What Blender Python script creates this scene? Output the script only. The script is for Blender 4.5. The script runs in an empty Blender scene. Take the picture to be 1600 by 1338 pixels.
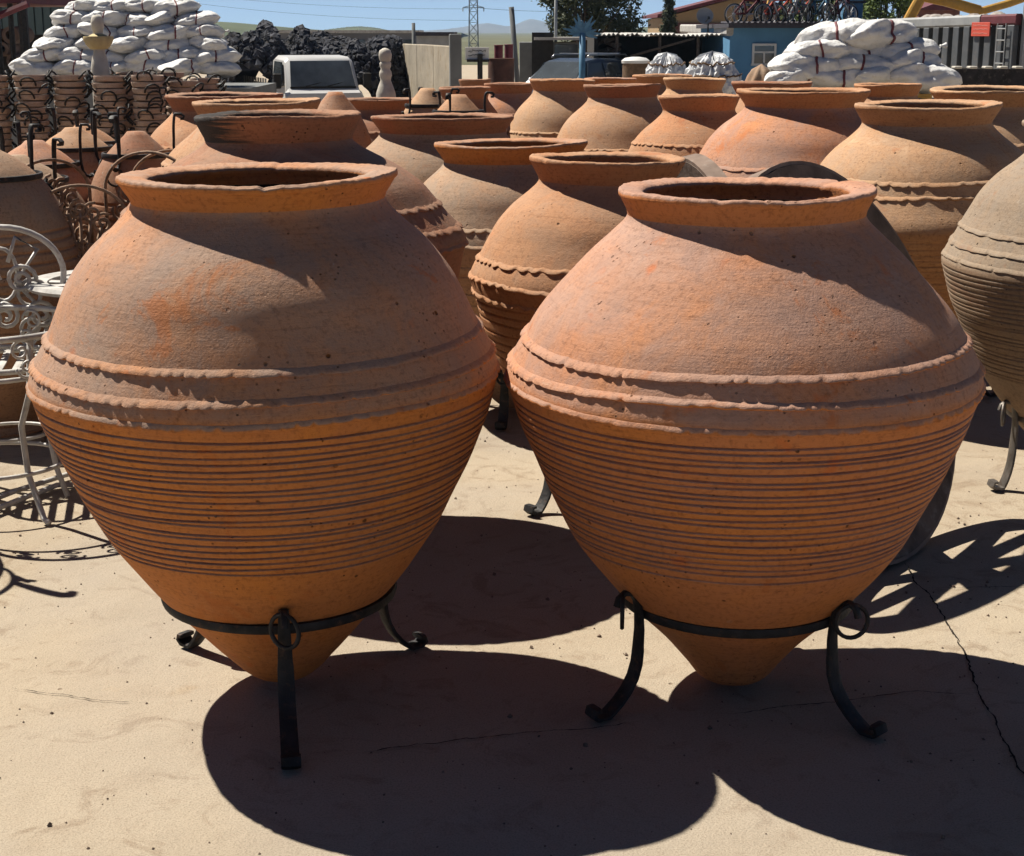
import bpy, math, random
import numpy as np
from mathutils import Vector, Matrix
R = math.radians
PI = math.pi
rng = random.Random(7)
sc = bpy.context.scene
C = sc.collection

# ------------------------------------------------------------------ camera
FPX, YH, CAMZ = 2450.0, 50.0, 1.5
PITCH = math.atan((669 - YH) / FPX)
cam = bpy.data.cameras.new('camera')
cam.sensor_width = 36.0
cam.lens = FPX / 1600 * 36.0
cam.clip_start = 0.05
cam.clip_end = 30000
camo = bpy.data.objects.new('camera', cam)
C.objects.link(camo)
camo.location = (0, 0, CAMZ)
camo.rotation_euler = (PI / 2 - PITCH, 0, 0)
sc.camera = camo

# ------------------------------------------------------------------ sky and sun
SUN = Vector((-0.56, 0.405, 1.0)).normalized()
elev = math.asin(SUN.z)
azim = math.atan2(SUN.x, SUN.y)
w = bpy.data.worlds.new('World')
sc.world = w
w.use_nodes = True
nt = w.node_tree
bg = nt.nodes['Background']
sky = nt.nodes.new('ShaderNodeTexSky')
sky.sky_type = 'NISHITA'
sky.sun_disc = False
sky.sun_elevation = elev
sky.sun_rotation = azim
sky.altitude = 4000
sky.air_density = 0.5
sky.dust_density = 0.0
sky.ozone_density = 4.0
nt.links.new(sky.outputs[0], bg.inputs[0])
bg.inputs[1].default_value = 0.05
sl = bpy.data.lights.new('sun', 'SUN')
sl.energy = 5.0
sl.angle = R(0.5)
sl.color = (1.0, 0.93, 0.82)
so = bpy.data.objects.new('sun', sl)
C.objects.link(so)
so.rotation_euler = SUN.to_track_quat('Z', 'Y').to_euler()
so.location = (-8, 6, 12)
sc.view_settings.view_transform = 'Standard'
sc.view_settings.look = 'None'
sc.view_settings.gamma = 1
sc.view_settings.use_curve_mapping = False
sc.view_settings.exposure = 1.0
sc.render.engine = 'CYCLES'
sc.cycles.use_denoising = True
sc.cycles.max_bounces = 5
sc.cycles.diffuse_bounces = 4
sc.cycles.caustics_reflective = False
sc.cycles.caustics_refractive = False
sc.cycles.use_adaptive_sampling = True
sc.cycles.adaptive_threshold = 0.02
sc.cycles.volume_bounces = 0

# ------------------------------------------------------------------ helpers
cp, sp = math.cos(PITCH), math.sin(PITCH)
def at(u, v, D):
    """World point D metres ahead that the photograph shows at (u, v)."""
    a = (u - 800) / FPX
    b = (669 - v) / FPX
    dy = cp + b * sp
    t = D / dy
    return Vector((a * t, D, CAMZ + (-sp + b * cp) * t))
def gz(y):
    """Ground height: the yard is level, then falls away gently."""
    return float(np.interp(y, [15, 28, 50, 9000], [0, -1.0, -1.3, -1.3]))

def tag(o, label=None, cat=None, group=None, kind=None):
    if label: o['label'] = label
    if cat: o['category'] = cat
    if group: o['group'] = group
    if kind: o['kind'] = kind
    return o
def thing(name, label, cat, loc=(0, 0, 0), rz=0, group=None, rot=None):
    o = bpy.data.objects.new(name, None)
    o.empty_display_size = 0.05
    C.objects.link(o)
    o.location = loc
    o.rotation_euler = rot if rot else (0, 0, rz)
    return tag(o, label, cat, group)
def obj(name, me, mat=None, parent=None):
    o = bpy.data.objects.new(name, me)
    C.objects.link(o)
    if mat is not None and len(me.materials) == 0:
        me.materials.append(mat)
    if parent is not None: o.parent = parent
    return o
def copy_tree(o, parent=None):
    c = o.copy()
    C.objects.link(c)
    c.parent = parent
    for ch in list(o.children): copy_tree(ch, c)
    return c

class MB:
    def __init__(s):
        s.v = []; s.f = []
    def add(s, vs, fs):
        n = len(s.v)
        s.v.extend([tuple(p) for p in vs])
        s.f.extend([tuple(i + n for i in f) for f in fs])
        return s
    def box(s, c, d, rz=0, M=None, bev=0.0):
        x, y, z = d[0] / 2, d[1] / 2, d[2] / 2
        if bev > 0:
            b = min(bev, x * .9, y * .9, z * .9)
            vs = []
            for zz, k in ((-z, b), (-z + b, 0), (z - b, 0), (z, b)):
                xx, yy = x - k, y - k
                q = b * .6 if k == 0 else b * .3
                vs += [(-xx + q, -yy, zz), (xx - q, -yy, zz), (xx, -yy + q, zz), (xx, yy - q, zz), (xx - q, yy, zz), (-xx + q, yy, zz), (-xx, yy - q, zz), (-xx, -yy + q, zz)]
            fs = [tuple(range(7, -1, -1)), tuple(range(24, 32))]
            for r in range(3):
                for i in range(8):
                    j = (i + 1) % 8
                    fs.append((r * 8 + i, r * 8 + j, r * 8 + 8 + j, r * 8 + 8 + i))
        else:
            vs = [(-x, -y, -z), (x, -y, -z), (x, y, -z), (-x, y, -z), (-x, -y, z), (x, -y, z), (x, y, z), (-x, y, z)]
            fs = [(3, 2, 1, 0), (4, 5, 6, 7), (0, 1, 5, 4), (1, 2, 6, 5), (2, 3, 7, 6), (3, 0, 4, 7)]
        m = M if M is not None else Matrix.Rotation(rz, 3, 'Z')
        c = Vector(c)
        return s.add([m @ Vector(p) + c for p in vs], fs)
    def tube(s, pts, r, n=6, closed=False, flat=None, cap=True):
        """Sweep a round (or elliptical, flat=(width vector, half width, half thickness)) section along pts."""
        P = [Vector(p) for p in pts]
        m = len(P)
        rr = r if isinstance(r, (list, tuple)) else [r] * m
        vs = []
        up = None
        for i in range(m):
            if closed: t = P[(i + 1) % m] - P[i - 1]
            else: t = P[min(i + 1, m - 1)] - P[max(i - 1, 0)]
            if t.length < 1e-9: t = Vector((0, 0, 1))
            t.normalize()
            if flat is not None:
                a = Vector(flat).normalized()
                b = t.cross(a).normalized()
                ra, rb = rr[i]
            else:
                if up is None:
                    up = Vector((0, 0, 1)) if abs(t.z) < .9 else Vector((1, 0, 0))
                a = (up - t * up.dot(t)).normalized()
                up = a
                b = t.cross(a)
                ra = rb = rr[i]
            for k in range(n):
                q = 2 * PI * (k + .5) / n
                ca, sa = math.cos(q), math.sin(q)
                if flat is not None:
                    ca = math.copysign(abs(ca) ** .5, ca); sa = math.copysign(abs(sa) ** .5, sa)
                vs.append(P[i] + a * (ca * ra) + b * (sa * rb))
        fs = []
        for i in range(m if closed else m - 1):
            j = (i + 1) % m
            for k in range(n):
                l = (k + 1) % n
                fs.append((i * n + k, i * n + l, j * n + l, j * n + k))
        if cap and not closed:
            fs.append(tuple(range(n - 1, -1, -1)))
            fs.append(tuple(range((m - 1) * n, m * n)))
        return s.add(vs, fs)
    def lathe(s, prof, n=24, c=(0, 0, 0), M=None, closed=False):
        vs = []
        c = Vector(c)
        for r, z in prof:
            for k in range(n):
                a = 2 * PI * k / n
                p = Vector((r * math.cos(a), r * math.sin(a), z))
                vs.append((M @ p if M is not None else p) + c)
        fs = []
        m = len(prof)
        for i in range(m if closed else m - 1):
            j = (i + 1) % m
            for k in range(n):
                l = (k + 1) % n
                fs.append((i * n + k, i * n + l, j * n + l, j * n + k))
        if not closed:
            if prof[0][0] > 1e-4: fs.append(tuple(range(n - 1, -1, -1)))
            if prof[-1][0] > 1e-4: fs.append(tuple((m - 1) * n + k for k in range(n)))
        return s.add(vs, fs)
    def prism(s, poly, y0, y1, M=None, c=(0, 0, 0)):
        """poly in (x, z) extruded along y."""
        n = len(poly)
        c = Vector(c)
        vs = [Vector((x, y0, z)) for x, z in poly] + [Vector((x, y1, z)) for x, z in poly]
        if M is not None: vs = [M @ p for p in vs]
        fs = [tuple(range(n)), tuple(range(2 * n - 1, n - 1, -1))]
        for i in range(n):
            j = (i + 1) % n
            fs.append((i, i + n, j + n, j))
        return s.add([p + c for p in vs], fs)
    def mesh(s, name, smooth=False, angle=None):
        me = bpy.data.meshes.new(name)
        me.from_pydata([tuple(p) for p in s.v], [], s.f)
        me.validate()
        if smooth:
            me.polygons.foreach_set('use_smooth', [True] * len(me.polygons))
            if angle is not None:
                me.set_sharp_from_angle(angle=R(angle))
        me.update()
        return me
    def build(s, name, mat, parent=None, smooth=False, angle=None):
        return obj(name, s.mesh(name, smooth, angle), mat, parent)

def grid_mesh(name, V, closed_u=True, smooth=True, flip=False):
    """V: rows x cols x 3 array."""
    m, n, _ = V.shape
    i = np.arange(m - 1)[:, None]
    k = np.arange(n if closed_u else n - 1)[None, :]
    l = (k + 1) % n
    F = np.stack([i * n + k, i * n + l, (i + 1) * n + l, (i + 1) * n + k], -1).reshape(-1, 4)
    if flip: F = F[:, ::-1]
    me = bpy.data.meshes.new(name)
    nv, nf = m * n, len(F)
    me.vertices.add(nv)
    me.vertices.foreach_set('co', V.reshape(-1).astype(np.float32))
    me.loops.add(nf * 4)
    me.loops.foreach_set('vertex_index', F.reshape(-1).astype(np.int32))
    me.polygons.add(nf)
    me.polygons.foreach_set('loop_start', np.arange(0, nf * 4, 4, dtype=np.int32))
    me.polygons.foreach_set('use_smooth', np.ones(nf, dtype=bool) if smooth else np.zeros(nf, dtype=bool))
    me.update(calc_edges=True)
    me.validate()
    return me

ORD = ['first', 'second', 'third', 'fourth', 'fifth', 'sixth', 'seventh', 'eighth', 'ninth', 'tenth', 'eleventh', 'twelfth', 'thirteenth', 'fourteenth', 'fifteenth', 'sixteenth', 'seventeenth', 'eighteenth', 'nineteenth', 'twentieth'] + ['twenty-' + x for x in ('first', 'second', 'third', 'fourth', 'fifth', 'sixth', 'seventh', 'eighth', 'ninth')]

# ------------------------------------------------------------------ materials
def nodes_of(m):
    m.use_nodes = True
    return m.node_tree, m.node_tree.nodes['Principled BSDF']
def N(nt, t, **kw):
    n = nt.nodes.new(t)
    for k, v in kw.items(): setattr(n, k, v)
    return n
def noise(nt, vec, scale, detail=4, rough=.55, dist=0):
    n = N(nt, 'ShaderNodeTexNoise')
    n.inputs['Scale'].default_value = scale
    n.inputs['Detail'].default_value = detail
    n.inputs['Roughness'].default_value = rough
    n.inputs['Distortion'].default_value = dist
    if vec is not None: nt.links.new(vec, n.inputs['Vector'])
    return n.outputs['Fac']
def ramp(nt, fac, stops):
    r = N(nt, 'ShaderNodeValToRGB')
    e = r.color_ramp.elements
    while len(e) < len(stops): e.new(.5)
    for q, (p, c) in zip(e, stops):
        q.position = p
        q.color = (*c, 1) if len(c) == 3 else c
    nt.links.new(fac, r.inputs[0])
    return r.outputs[0]
def mix(nt, fac, a, b, mode='MIX'):
    m = N(nt, 'ShaderNodeMix', data_type='RGBA', blend_type=mode)
    for s, x in ((0, fac), (6, a), (7, b)):
        if isinstance(x, (int, float)): m.inputs[s].default_value = x
        elif isinstance(x, tuple): m.inputs[s].default_value = (*x, 1)
        else: nt.links.new(x, m.inputs[s])
    return m.outputs[2]
def coords(nt, scale=(1, 1, 1), per_object=True):
    tc = N(nt, 'ShaderNodeTexCoord')
    mp = N(nt, 'ShaderNodeMapping')
    mp.inputs['Scale'].default_value = scale
    nt.links.new(tc.outputs['Object'], mp.inputs['Vector'])
    if not per_object: return mp.outputs[0]
    oi = N(nt, 'ShaderNodeObjectInfo')
    ml = N(nt, 'ShaderNodeMath', operation='MULTIPLY')
    nt.links.new(oi.outputs['Random'], ml.inputs[0])
    ml.inputs[1].default_value = 37.0
    ad = N(nt, 'ShaderNodeVectorMath', operation='ADD')
    nt.links.new(mp.outputs[0], ad.inputs[0])
    nt.links.new(ml.outputs[0], ad.inputs[1])
    return ad.outputs[0]
def bump(nt, b, h, strength, dist, prev=None):
    n = N(nt, 'ShaderNodeBump')
    n.inputs['Strength'].default_value = strength
    n.inputs['Distance'].default_value = dist
    nt.links.new(h, n.inputs['Height'])
    if prev is not None: nt.links.new(prev, n.inputs['Normal'])
    nt.links.new(n.outputs[0], b.inputs['Normal'])
    return n.outputs[0]

def lincomb(nt, terms):
    acc = None
    for sock, k in terms:
        n = N(nt, 'ShaderNodeMath', operation='MULTIPLY_ADD')
        nt.links.new(sock, n.inputs[0])
        n.inputs[1].default_value = k
        if acc is None: n.inputs[2].default_value = 0
        else: nt.links.new(acc, n.inputs[2])
        acc = n.outputs[0]
    return acc
MATS = {}
ALB = .66
def alb(c): return tuple(x * ALB for x in c)
def plain(name, col, rough=.6, metal=0, var=.25, scale=6, spec=.4, bmp=0.0, bscale=40, dirt=None):
    """Paint, metal, wood and cloth: a base colour with blotches and fine relief."""
    if name in MATS: return MATS[name]
    col = alb(col)
    dirt = alb(dirt) if dirt else None
    m = bpy.data.materials.new(name)
    nt, b = nodes_of(m)
    v = coords(nt)
    f = noise(nt, v, scale, 5)
    lo = tuple(c * (1 - var) for c in col)
    hi = tuple(min(1, c * (1 + var * .6)) for c in col)
    c = ramp(nt, f, [(.3, lo), (.7, hi)])
    if dirt:
        g = noise(nt, v, scale * 2.3, 6, .65)
        c = mix(nt, ramp(nt, g, [(.55, (0, 0, 0)), (.72, (1, 1, 1))]), c, dirt)
    nt.links.new(c, b.inputs['Base Color'])
    b.inputs['Roughness'].default_value = rough
    b.inputs['Metallic'].default_value = metal
    b.inputs['Specular IOR Level'].default_value = spec
    if bmp: bump(nt, b, noise(nt, v, bscale, 4), .5, bmp)
    MATS[name] = m
    return m
def clay(name, a, b_, c_, grey=.35, pits=1.0, streak=1.0, soot=0.0):
    """Fired earthenware: blotches of a, b_ and dusty c_, tooling lines, pits, grain."""
    if name in MATS: return MATS[name]
    a, b_, c_ = alb(a), alb(b_), alb(c_)
    m = bpy.data.materials.new(name)
    nt, bs = nodes_of(m)
    v = coords(nt)
    vz = coords(nt, (.7, .7, 20))
    ge = N(nt, 'ShaderNodeNewGeometry')
    sn = N(nt, 'ShaderNodeSeparateXYZ')
    nt.links.new(ge.outputs['Normal'], sn.inputs[0])
    settle = ramp(nt, sn.outputs[2], [(.02, (.04, .04, .04)), (.30, (1, 1, 1))])
    big = noise(nt, v, 2.2, 4, .55, .6)
    col = ramp(nt, big, [(.34, a), (.52, b_), (.66, a)])
    dust = ramp(nt, noise(nt, v, 2.7, 7, .62, .5), [(.26, (grey * .25, grey * .25, grey * .25)), (.66, (grey, grey, grey))])
    col = mix(nt, mix(nt, 1.0, dust, settle, 'MULTIPLY'), col, c_)
    lines = noise(nt, vz, 9, 4, .65)
    col = mix(nt, .48 * streak, col, ramp(nt, lines, [(.30, (.62, .58, .55)), (.48, (1, 1, 1)), (.75, (1.0, .97, .94))]), 'MULTIPLY')
    fine = noise(nt, v, 90, 5, .7)
    col = mix(nt, .85, col, ramp(nt, fine, [(.28, (.48, .44, .42)), (.50, (1, 1, 1)), (.8, (1, 1, 1))]), 'MULTIPLY')
    vo = N(nt, 'ShaderNodeTexVoronoi')
    vo.inputs['Scale'].default_value = 13
    nt.links.new(v, vo.inputs['Vector'])
    rad_ = lincomb(nt, [(vo.outputs['Distance'], 1.0), (noise(nt, v, 60, 2), .09)])
    pit = ramp(nt, rad_, [(.085, (1, 1, 1)), (.115, (0, 0, 0))])
    sel = ramp(nt, noise(nt, v, 6.5, 2), [(.44, (0, 0, 0)), (.50, (pits, pits, pits))])
    pm = mix(nt, 1.0, pit, sel, 'MULTIPLY')
    vo2 = N(nt, 'ShaderNodeTexVoronoi')
    vo2.inputs['Scale'].default_value = 55
    nt.links.new(v, vo2.inputs['Vector'])
    sm_ = mix(nt, 1.0, ramp(nt, vo2.outputs['Distance'], [(.10, (1, 1, 1)), (.16, (0, 0, 0))]), ramp(nt, noise(nt, v, 9, 2), [(.56, (0, 0, 0)), (.60, (pits, pits, pits))]), 'MULTIPLY')
    pm = mix(nt, 1.0, pm, sm_, 'LIGHTEN')
    col = mix(nt, pm, col, tuple(x * .22 for x in a))
    sv = ramp(nt, noise(nt, v, 12, 3, .5), [(.68, (0, 0, 0)), (.76, (.6, .6, .6))])
    col = mix(nt, sv, col, (a[0] * .95, a[1] * .68, a[2] * .55))
    mot = ramp(nt, noise(nt, v, 7.5, 9, .72, .7), [(.44, (0, 0, 0)), (.60, (.55, .55, .55))])
    col = mix(nt, mix(nt, 1.0, mot, settle, 'MULTIPLY'), col, (c_[0] * .80, c_[1] * .84, c_[2] * .92))
    pale = ramp(nt, noise(nt, v, 3.7, 9, .75, 1.4), [(.55, (0, 0, 0)), (.66, (.5, .5, .5))])
    col = mix(nt, mix(nt, 1.0, pale, settle, 'MULTIPLY'), col, (min(.6, c_[0] * 1.18), min(.5, c_[1] * 1.2), min(.45, c_[2] * 1.22)))
    fire = ramp(nt, noise(nt, v, 4.2, 8, .7, 1.1), [(.60, (0, 0, 0)), (.66, (.55, .55, .55))])
    col = mix(nt, fire, col, (a[0] * .80, a[1] * .66, a[2] * .62))
    salt = ramp(nt, noise(nt, v, 17, 6, .75, .8), [(.66, (0, 0, 0)), (.72, (.55, .55, .55))])
    col = mix(nt, salt, col, alb((.56, .47, .37)))
    if soot:
        tc = N(nt, 'ShaderNodeTexCoord')
        sx = N(nt, 'ShaderNodeSeparateXYZ')
        nt.links.new(tc.outputs['Object'], sx.inputs[0])
        ma = N(nt, 'ShaderNodeMath', operation='MULTIPLY_ADD')
        nt.links.new(sx.outputs[0], ma.inputs[0])
        ma.inputs[1].default_value = -2.2
        nt.links.new(noise(nt, vz, 7, 5, .7), ma.inputs[2])
        col = mix(nt, ramp(nt, ma.outputs[0], [(.62, (0, 0, 0)), (.82, (1, 1, 1))]), col, (.03, .025, .022))
    nt.links.new(col, bs.inputs['Base Color'])
    bs.inputs['Roughness'].default_value = .85
    bs.inputs['Specular IOR Level'].default_value = .25
    hsum = lincomb(nt, [(lines, .0009), (noise(nt, v, 190, 3, .75), .0022), (noise(nt, v, 9, 4, .6), .006), (pm, -.006)])
    bump(nt, bs, hsum, .75, 1.0)
    MATS[name] = m
    return m
CL = dict(
    pink=clay('clay_pink', (.74, .262, .05), (.66, .24, .065), (.45, .305, .22), 1.0),
    salmon=clay('clay_salmon', (.74, .262, .062), (.68, .25, .085), (.52, .32, .235), 1.0),
    orange=clay('clay_orange', (.60, .245, .095), (.56, .26, .115), (.55, .33, .195), .7),
    buff=clay('clay_buff', (.60, .30, .14), (.56, .275, .125), (.57, .365, .225), .75),
    yellow=clay('clay_yellow', (.61, .325, .15), (.57, .285, .13), (.61, .405, .25), .75),
    grey=clay('clay_grey', (.38, .25, .155), (.33, .225, .145), (.41, .325, .235), .8),
    red=clay('clay_red', (.44, .165, .08), (.40, .19, .10), (.42, .26, .17), .5),
    tan=clay('clay_tan', (.53, .30, .165), (.48, .27, .155), (.46, .345, .24), .7),
    soot=clay('clay_sooty_rim', (.46, .19, .09), (.40, .19, .10), (.36, .24, .16), .4, soot=1.0),
    inner_shade=clay('clay_inner_shade', (.055, .03, .02), (.05, .03, .02), (.07, .05, .035), .4),  # jar insides: shade of the mouth painted in as near-black clay
    tray=clay('clay_tray', (.58, .42, .32), (.56, .38, .28), (.54, .46, .38), .6, pits=.3),
)
M_iron = plain('black_iron', (.030, .030, .031), .65, .4, .7, 22, .4, .006, 45, dirt=(.12, .065, .04))
M_iron_grey = plain('grey_iron', (.20, .18, .16), .5, .6, .4, 30, .4, .002, 60, dirt=(.12, .07, .045))
M_rust = plain('rusty_iron', (.36, .23, .15), .75, .2, .5, 25, .3, .002, 60, dirt=(.42, .34, .27))
M_whitemetal = plain('white_painted_metal', (.66, .64, .60), .45, 0, .3, 14, .5, .002, 60, dirt=(.38, .33, .28))
M_wood = plain('weathered_wood', (.17, .125, .10), .8, 0, .4, 14, .2, .006, 40, dirt=(.26, .22, .19))
M_sack = plain('woven_white_sack', (.80, .80, .79), .6, 0, .12, 8, .3, .03, 14, dirt=(.66, .62, .56))
M_strap = plain('red_strap', (.20, .05, .06), .7, 0, .3)
M_stone = plain('cast_white_stone', (.62, .58, .50), .8, 0, .2, 12, .3, .006, 30)
M_stone_y = plain('cast_yellow_stone', (.62, .50, .26), .8, 0, .25, 12, .3, .006, 30)
M_carwhite = plain('white_car_paint', (.72, .72, .71), .3, 0, .06, 3, .5)
M_cardark = plain('dark_blue_car_paint', (.075, .10, .14), .25, .2, .15, 3, .5)
M_tyre = plain('rubber', (.02, .02, .02), .85, 0, .3)
M_glass = plain('dark_glass', (.05, .062, .07), .06, 0, .3, 2, .8)
M_chrome = plain('bright_metal', (.55, .56, .57), .3, .8, .15)
M_concrete = plain('stained_concrete_wall', (.42, .37, .29), .9, 0, .25, 1.5, .2, .02, 12, dirt=(.30, .22, .13))
M_greycon = plain('grey_concrete', (.22, .23, .23), .9, 0, .25, 2, .2)
M_blue = plain('blue_render', (.12, .30, .50), .8, 0, .14, 2, .25)
M_roofdark = plain('dark_roof_edge', (.06, .055, .07), .8, 0, .4, 10)
M_tanwall = plain('tan_wall', (.40, .28, .15), .85, 0, .15, 1)
M_brownpanel = plain('brown_red_panel', (.14, .05, .045), .8, 0, .15, 1)
M_sheet = plain('pale_roof_sheet', (.58, .56, .52), .6, .1, .3, 5, .4, 0, 1, dirt=(.25, .2, .16))
M_dark = plain('dark_timber', (.025, .022, .02), .9, 0, .5, 8)
M_greymetal = plain('grey_painted_steel', (.13, .14, .15), .55, .2, .2, 3, .4, 0, 1, dirt=(.20, .18, .16))
M_greylight = plain('pale_grey_steel', (.42, .43, .43), .5, .2, .2, 3)
M_redsign = plain('red_sign_paint', (.68, .10, .06), .6, 0, .1)
M_yellow = plain('yellow_machine_paint', (.66, .36, .05), .5, 0, .2)
M_redroof = plain('dark_red_paint', (.14, .025, .035), .7, 0, .3)
M_red = plain('red_drum_paint', (.20, .03, .045), .6, 0, .3)
M_rustbox = plain('rusty_drum', (.13, .06, .045), .8, .2, .4, 6)
M_green = plain('green_grey_cladding', (.10, .15, .15), .7, 0, .15, 1)
M_bark = plain('bark', (.09, .065, .045), .9, 0, .4, 12, .2, .02, 20)
M_coal = plain('blue_black_lumps', (.060, .064, .080), .9, 0, .8, 3.5, .2, 0, 1, dirt=(.13, .11, .09))
M_plaster = plain('white_sign_board', (.74, .74, .72), .6, 0, .08)
M_ink = plain('dark_sign_paint', (.05, .05, .06), .7, 0, .1)
M_bluemetal = plain('blue_painted_metal', (.10, .26, .42), .5, .1, .25, 6)
M_plastic = plain('crumpled_white_plastic', (.75, .77, .79), .35, 0, .12, 9, .5, .04, 12)
M_basket = plain('brown_basket', (.20, .13, .08), .85, 0, .4, 20, .2, .01, 40)
M_lowroof = plain('far_shed_wall', (.18, .19, .22), .8, 0, .2, .3)

def leaf_mat(name, a, b):
    a, b = alb(a), alb(b)
    m = bpy.data.materials.new(name)
    nt, bs = nodes_of(m)
    f = noise(nt, coords(nt), 1.3, 3)
    nt.links.new(ramp(nt, f, [(.35, a), (.65, b)]), bs.inputs['Base Color'])
    bs.inputs['Roughness'].default_value = .7
    bs.inputs['Specular IOR Level'].default_value = .25
    return m
M_leaf_dark = leaf_mat('dark_conifer_leaf', (.035, .055, .025), (.085, .10, .04))
M_leaf_light = leaf_mat('light_green_leaf', (.08, .14, .025), (.17, .23, .05))

def ground_mat():
    m = bpy.data.materials.new('dusty_concrete')
    nt, b = nodes_of(m)
    tc = N(nt, 'ShaderNodeTexCoord')
    v = tc.outputs['Object']
    big = noise(nt, v, .9, 5, .6, .5)
    col = ramp(nt, big, [(.3, alb((.45, .37, .27))), (.55, alb((.54, .455, .34))), (.75, alb((.50, .405, .285)))])
    st = ramp(nt, noise(nt, v, 2.6, 6, .65, .6), [(.52, (0, 0, 0)), (.72, (.5, .5, .5))])
    col = mix(nt, st, col, alb((.40, .31, .215)))
    st2 = ramp(nt, noise(nt, v, 5.5, 8, .72, 1.5), [(.53, (0, 0, 0)), (.63, (.75, .75, .75))])
    col = mix(nt, st2, col, alb((.36, .275, .19)))
    gr = ramp(nt, noise(nt, v, .45, 5, .6, .8), [(.45, (0, 0, 0)), (.62, (.5, .5, .5))])
    col = mix(nt, gr, col, alb((.45, .40, .34)))
    rust = ramp(nt, noise(nt, v, 1.7, 4, .5, 1.2), [(.66, (0, 0, 0)), (.78, (.4, .4, .4))])
    col = mix(nt, rust, col, alb((.50, .33, .15)))
    sp_ = noise(nt, v, 230, 4, .75)
    col = mix(nt, .85, col, ramp(nt, sp_, [(.30, (.48, .45, .42)), (.52, (1, 1, 1)), (.75, (1, 1, 1))]), 'MULTIPLY')
    vo = N(nt, 'ShaderNodeTexVoronoi')
    vo.inputs['Scale'].default_value = 16
    nt.links.new(v, vo.inputs['Vector'])
    pit = ramp(nt, vo.outputs['Distance'], [(.05, (1, 1, 1)), (.10, (0, 0, 0))])
    sel = ramp(nt, noise(nt, v, 3.3, 3), [(.56, (0, 0, 0)), (.62, (.8, .8, .8))])
    pm = mix(nt, 1.0, pit, sel, 'MULTIPLY')
    col = mix(nt, pm, col, (.17, .12, .08))
    nt.links.new(col, b.inputs['Base Color'])
    b.inputs['Roughness'].default_value = .92
    b.inputs['Specular IOR Level'].default_value = .15
    hsum = lincomb(nt, [(noise(nt, v, 210, 4, .8), .0030), (noise(nt, v, 7, 7, .68), .012), (pm, -.006)])
    bump(nt, b, hsum, .8, 1.0)
    return m
M_ground = ground_mat()
M_scrub = plain('dry_scrub', (.15, .15, .085), .95, 0, .4, .02, .1)
M_hill = plain('green_hillside', (.10, .115, .055), .95, 0, .35, .02, .1)
M_mount = plain('bare_mountain', (.16, .15, .14), .95, 0, .3, .003, .1)
M_crack = plain('crack_dark', (.035, .028, .022), .95, 0, .4, 20, .1)  # flat dark brown for the crack and joint strips

# ------------------------------------------------------------------ ground, hills, mountains
ys = [-30, -5, 0, 2, 4, 6, 9, 12, 15, 17, 19, 22, 25, 28, 33, 40, 50, 70, 100, 140]
xs = [-140, -60, -30, -15, -8, -4, -2, 0, 2, 4, 8, 15, 30, 60, 140]
V = np.array([[(x, y, gz(y)) for x in xs] for y in ys], float)
g = obj('ground', grid_mesh('ground', V, False), M_ground)
tag(g, 'sunlit dusty beige concrete yard with cracks and speckles', 'ground', kind='structure')
yf = [140, 200, 350, 700, 1500, 3000, 6000, 9000]
rowsx = [-6000, -2500, -1000, -400, -140, 0, 140, 400, 1000, 2500, 6000]
V = np.array([[(x, y, gz(y) - .004) for x in rowsx] for y in yf], float)
tag(obj('plain', grid_mesh('plain', V, False), M_scrub), 'dry green-grey plain reaching to the foot of the mountains', 'plain', kind='structure')
def ridge(name, label, mat, D, top, depth, seed):
    rr = random.Random(seed)
    us = np.linspace(top[0][0], top[-1][0], 90)
    vs = np.interp(us, [t[0] for t in top], [t[1] for t in top])
    rows = []
    for k, f in enumerate((0, .3, .6, .85, 1.0, .5, 0)):
        yy = D - depth * (1 - k / 4.0) if k < 4 else D + depth * (k - 4) * .5
        row = []
        for u, v in zip(us, vs):
            p = at(u, v, D)
            h = p.z + 1.3
            n = (rr.random() - .5) * h * .10 * (0 if f in (0,) else 1)
            row.append((p.x * (yy / D) if k < 4 else p.x, yy + (rr.random() - .5) * depth * .1, -1.35 + max(0, h * f + (n if f < 1 else n * .35))))
        rows.append(row)
    return tag(obj(name, grid_mesh(name, np.array(rows), False), mat), label, 'hill', kind='structure')
ridge('hill', 'low green hillside sloping down behind the white sack pile', M_hill, 900, [(-3200, 48), (-1800, 30), (-700, 14), (-100, 18), (200, 27), (320, 33), (380, 36), (440, 42), (500, 47), (640, 50), (720, 51)], 200, 1)
ridge('hill', 'small rounded green hill behind the long white-roofed shed', M_hill, 1300, [(480, 50), (520, 45), (545, 42), (562, 41), (585, 43), (605, 47), (640, 50)], 180, 2)
ridge('hill', 'low green hill between the big tree and the tan building', M_hill, 1400, [(930, 50), (985, 45), (1010, 42), (1040, 40), (1100, 42), (1200, 40), (1500, 36), (2300, 30)], 220, 3)
ridge('mountains', 'pale blue twin-peaked mountains far beyond the power pylon', M_mount, 5200, [(560, 50), (650, 49), (695, 46), (725, 42), (745, 38), (760, 36), (775, 38), (790, 41), (803, 40), (815, 34), (828, 30), (838, 31), (850, 34), (866, 40), (885, 45), (930, 47), (1010, 50)], 900, 4)

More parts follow.
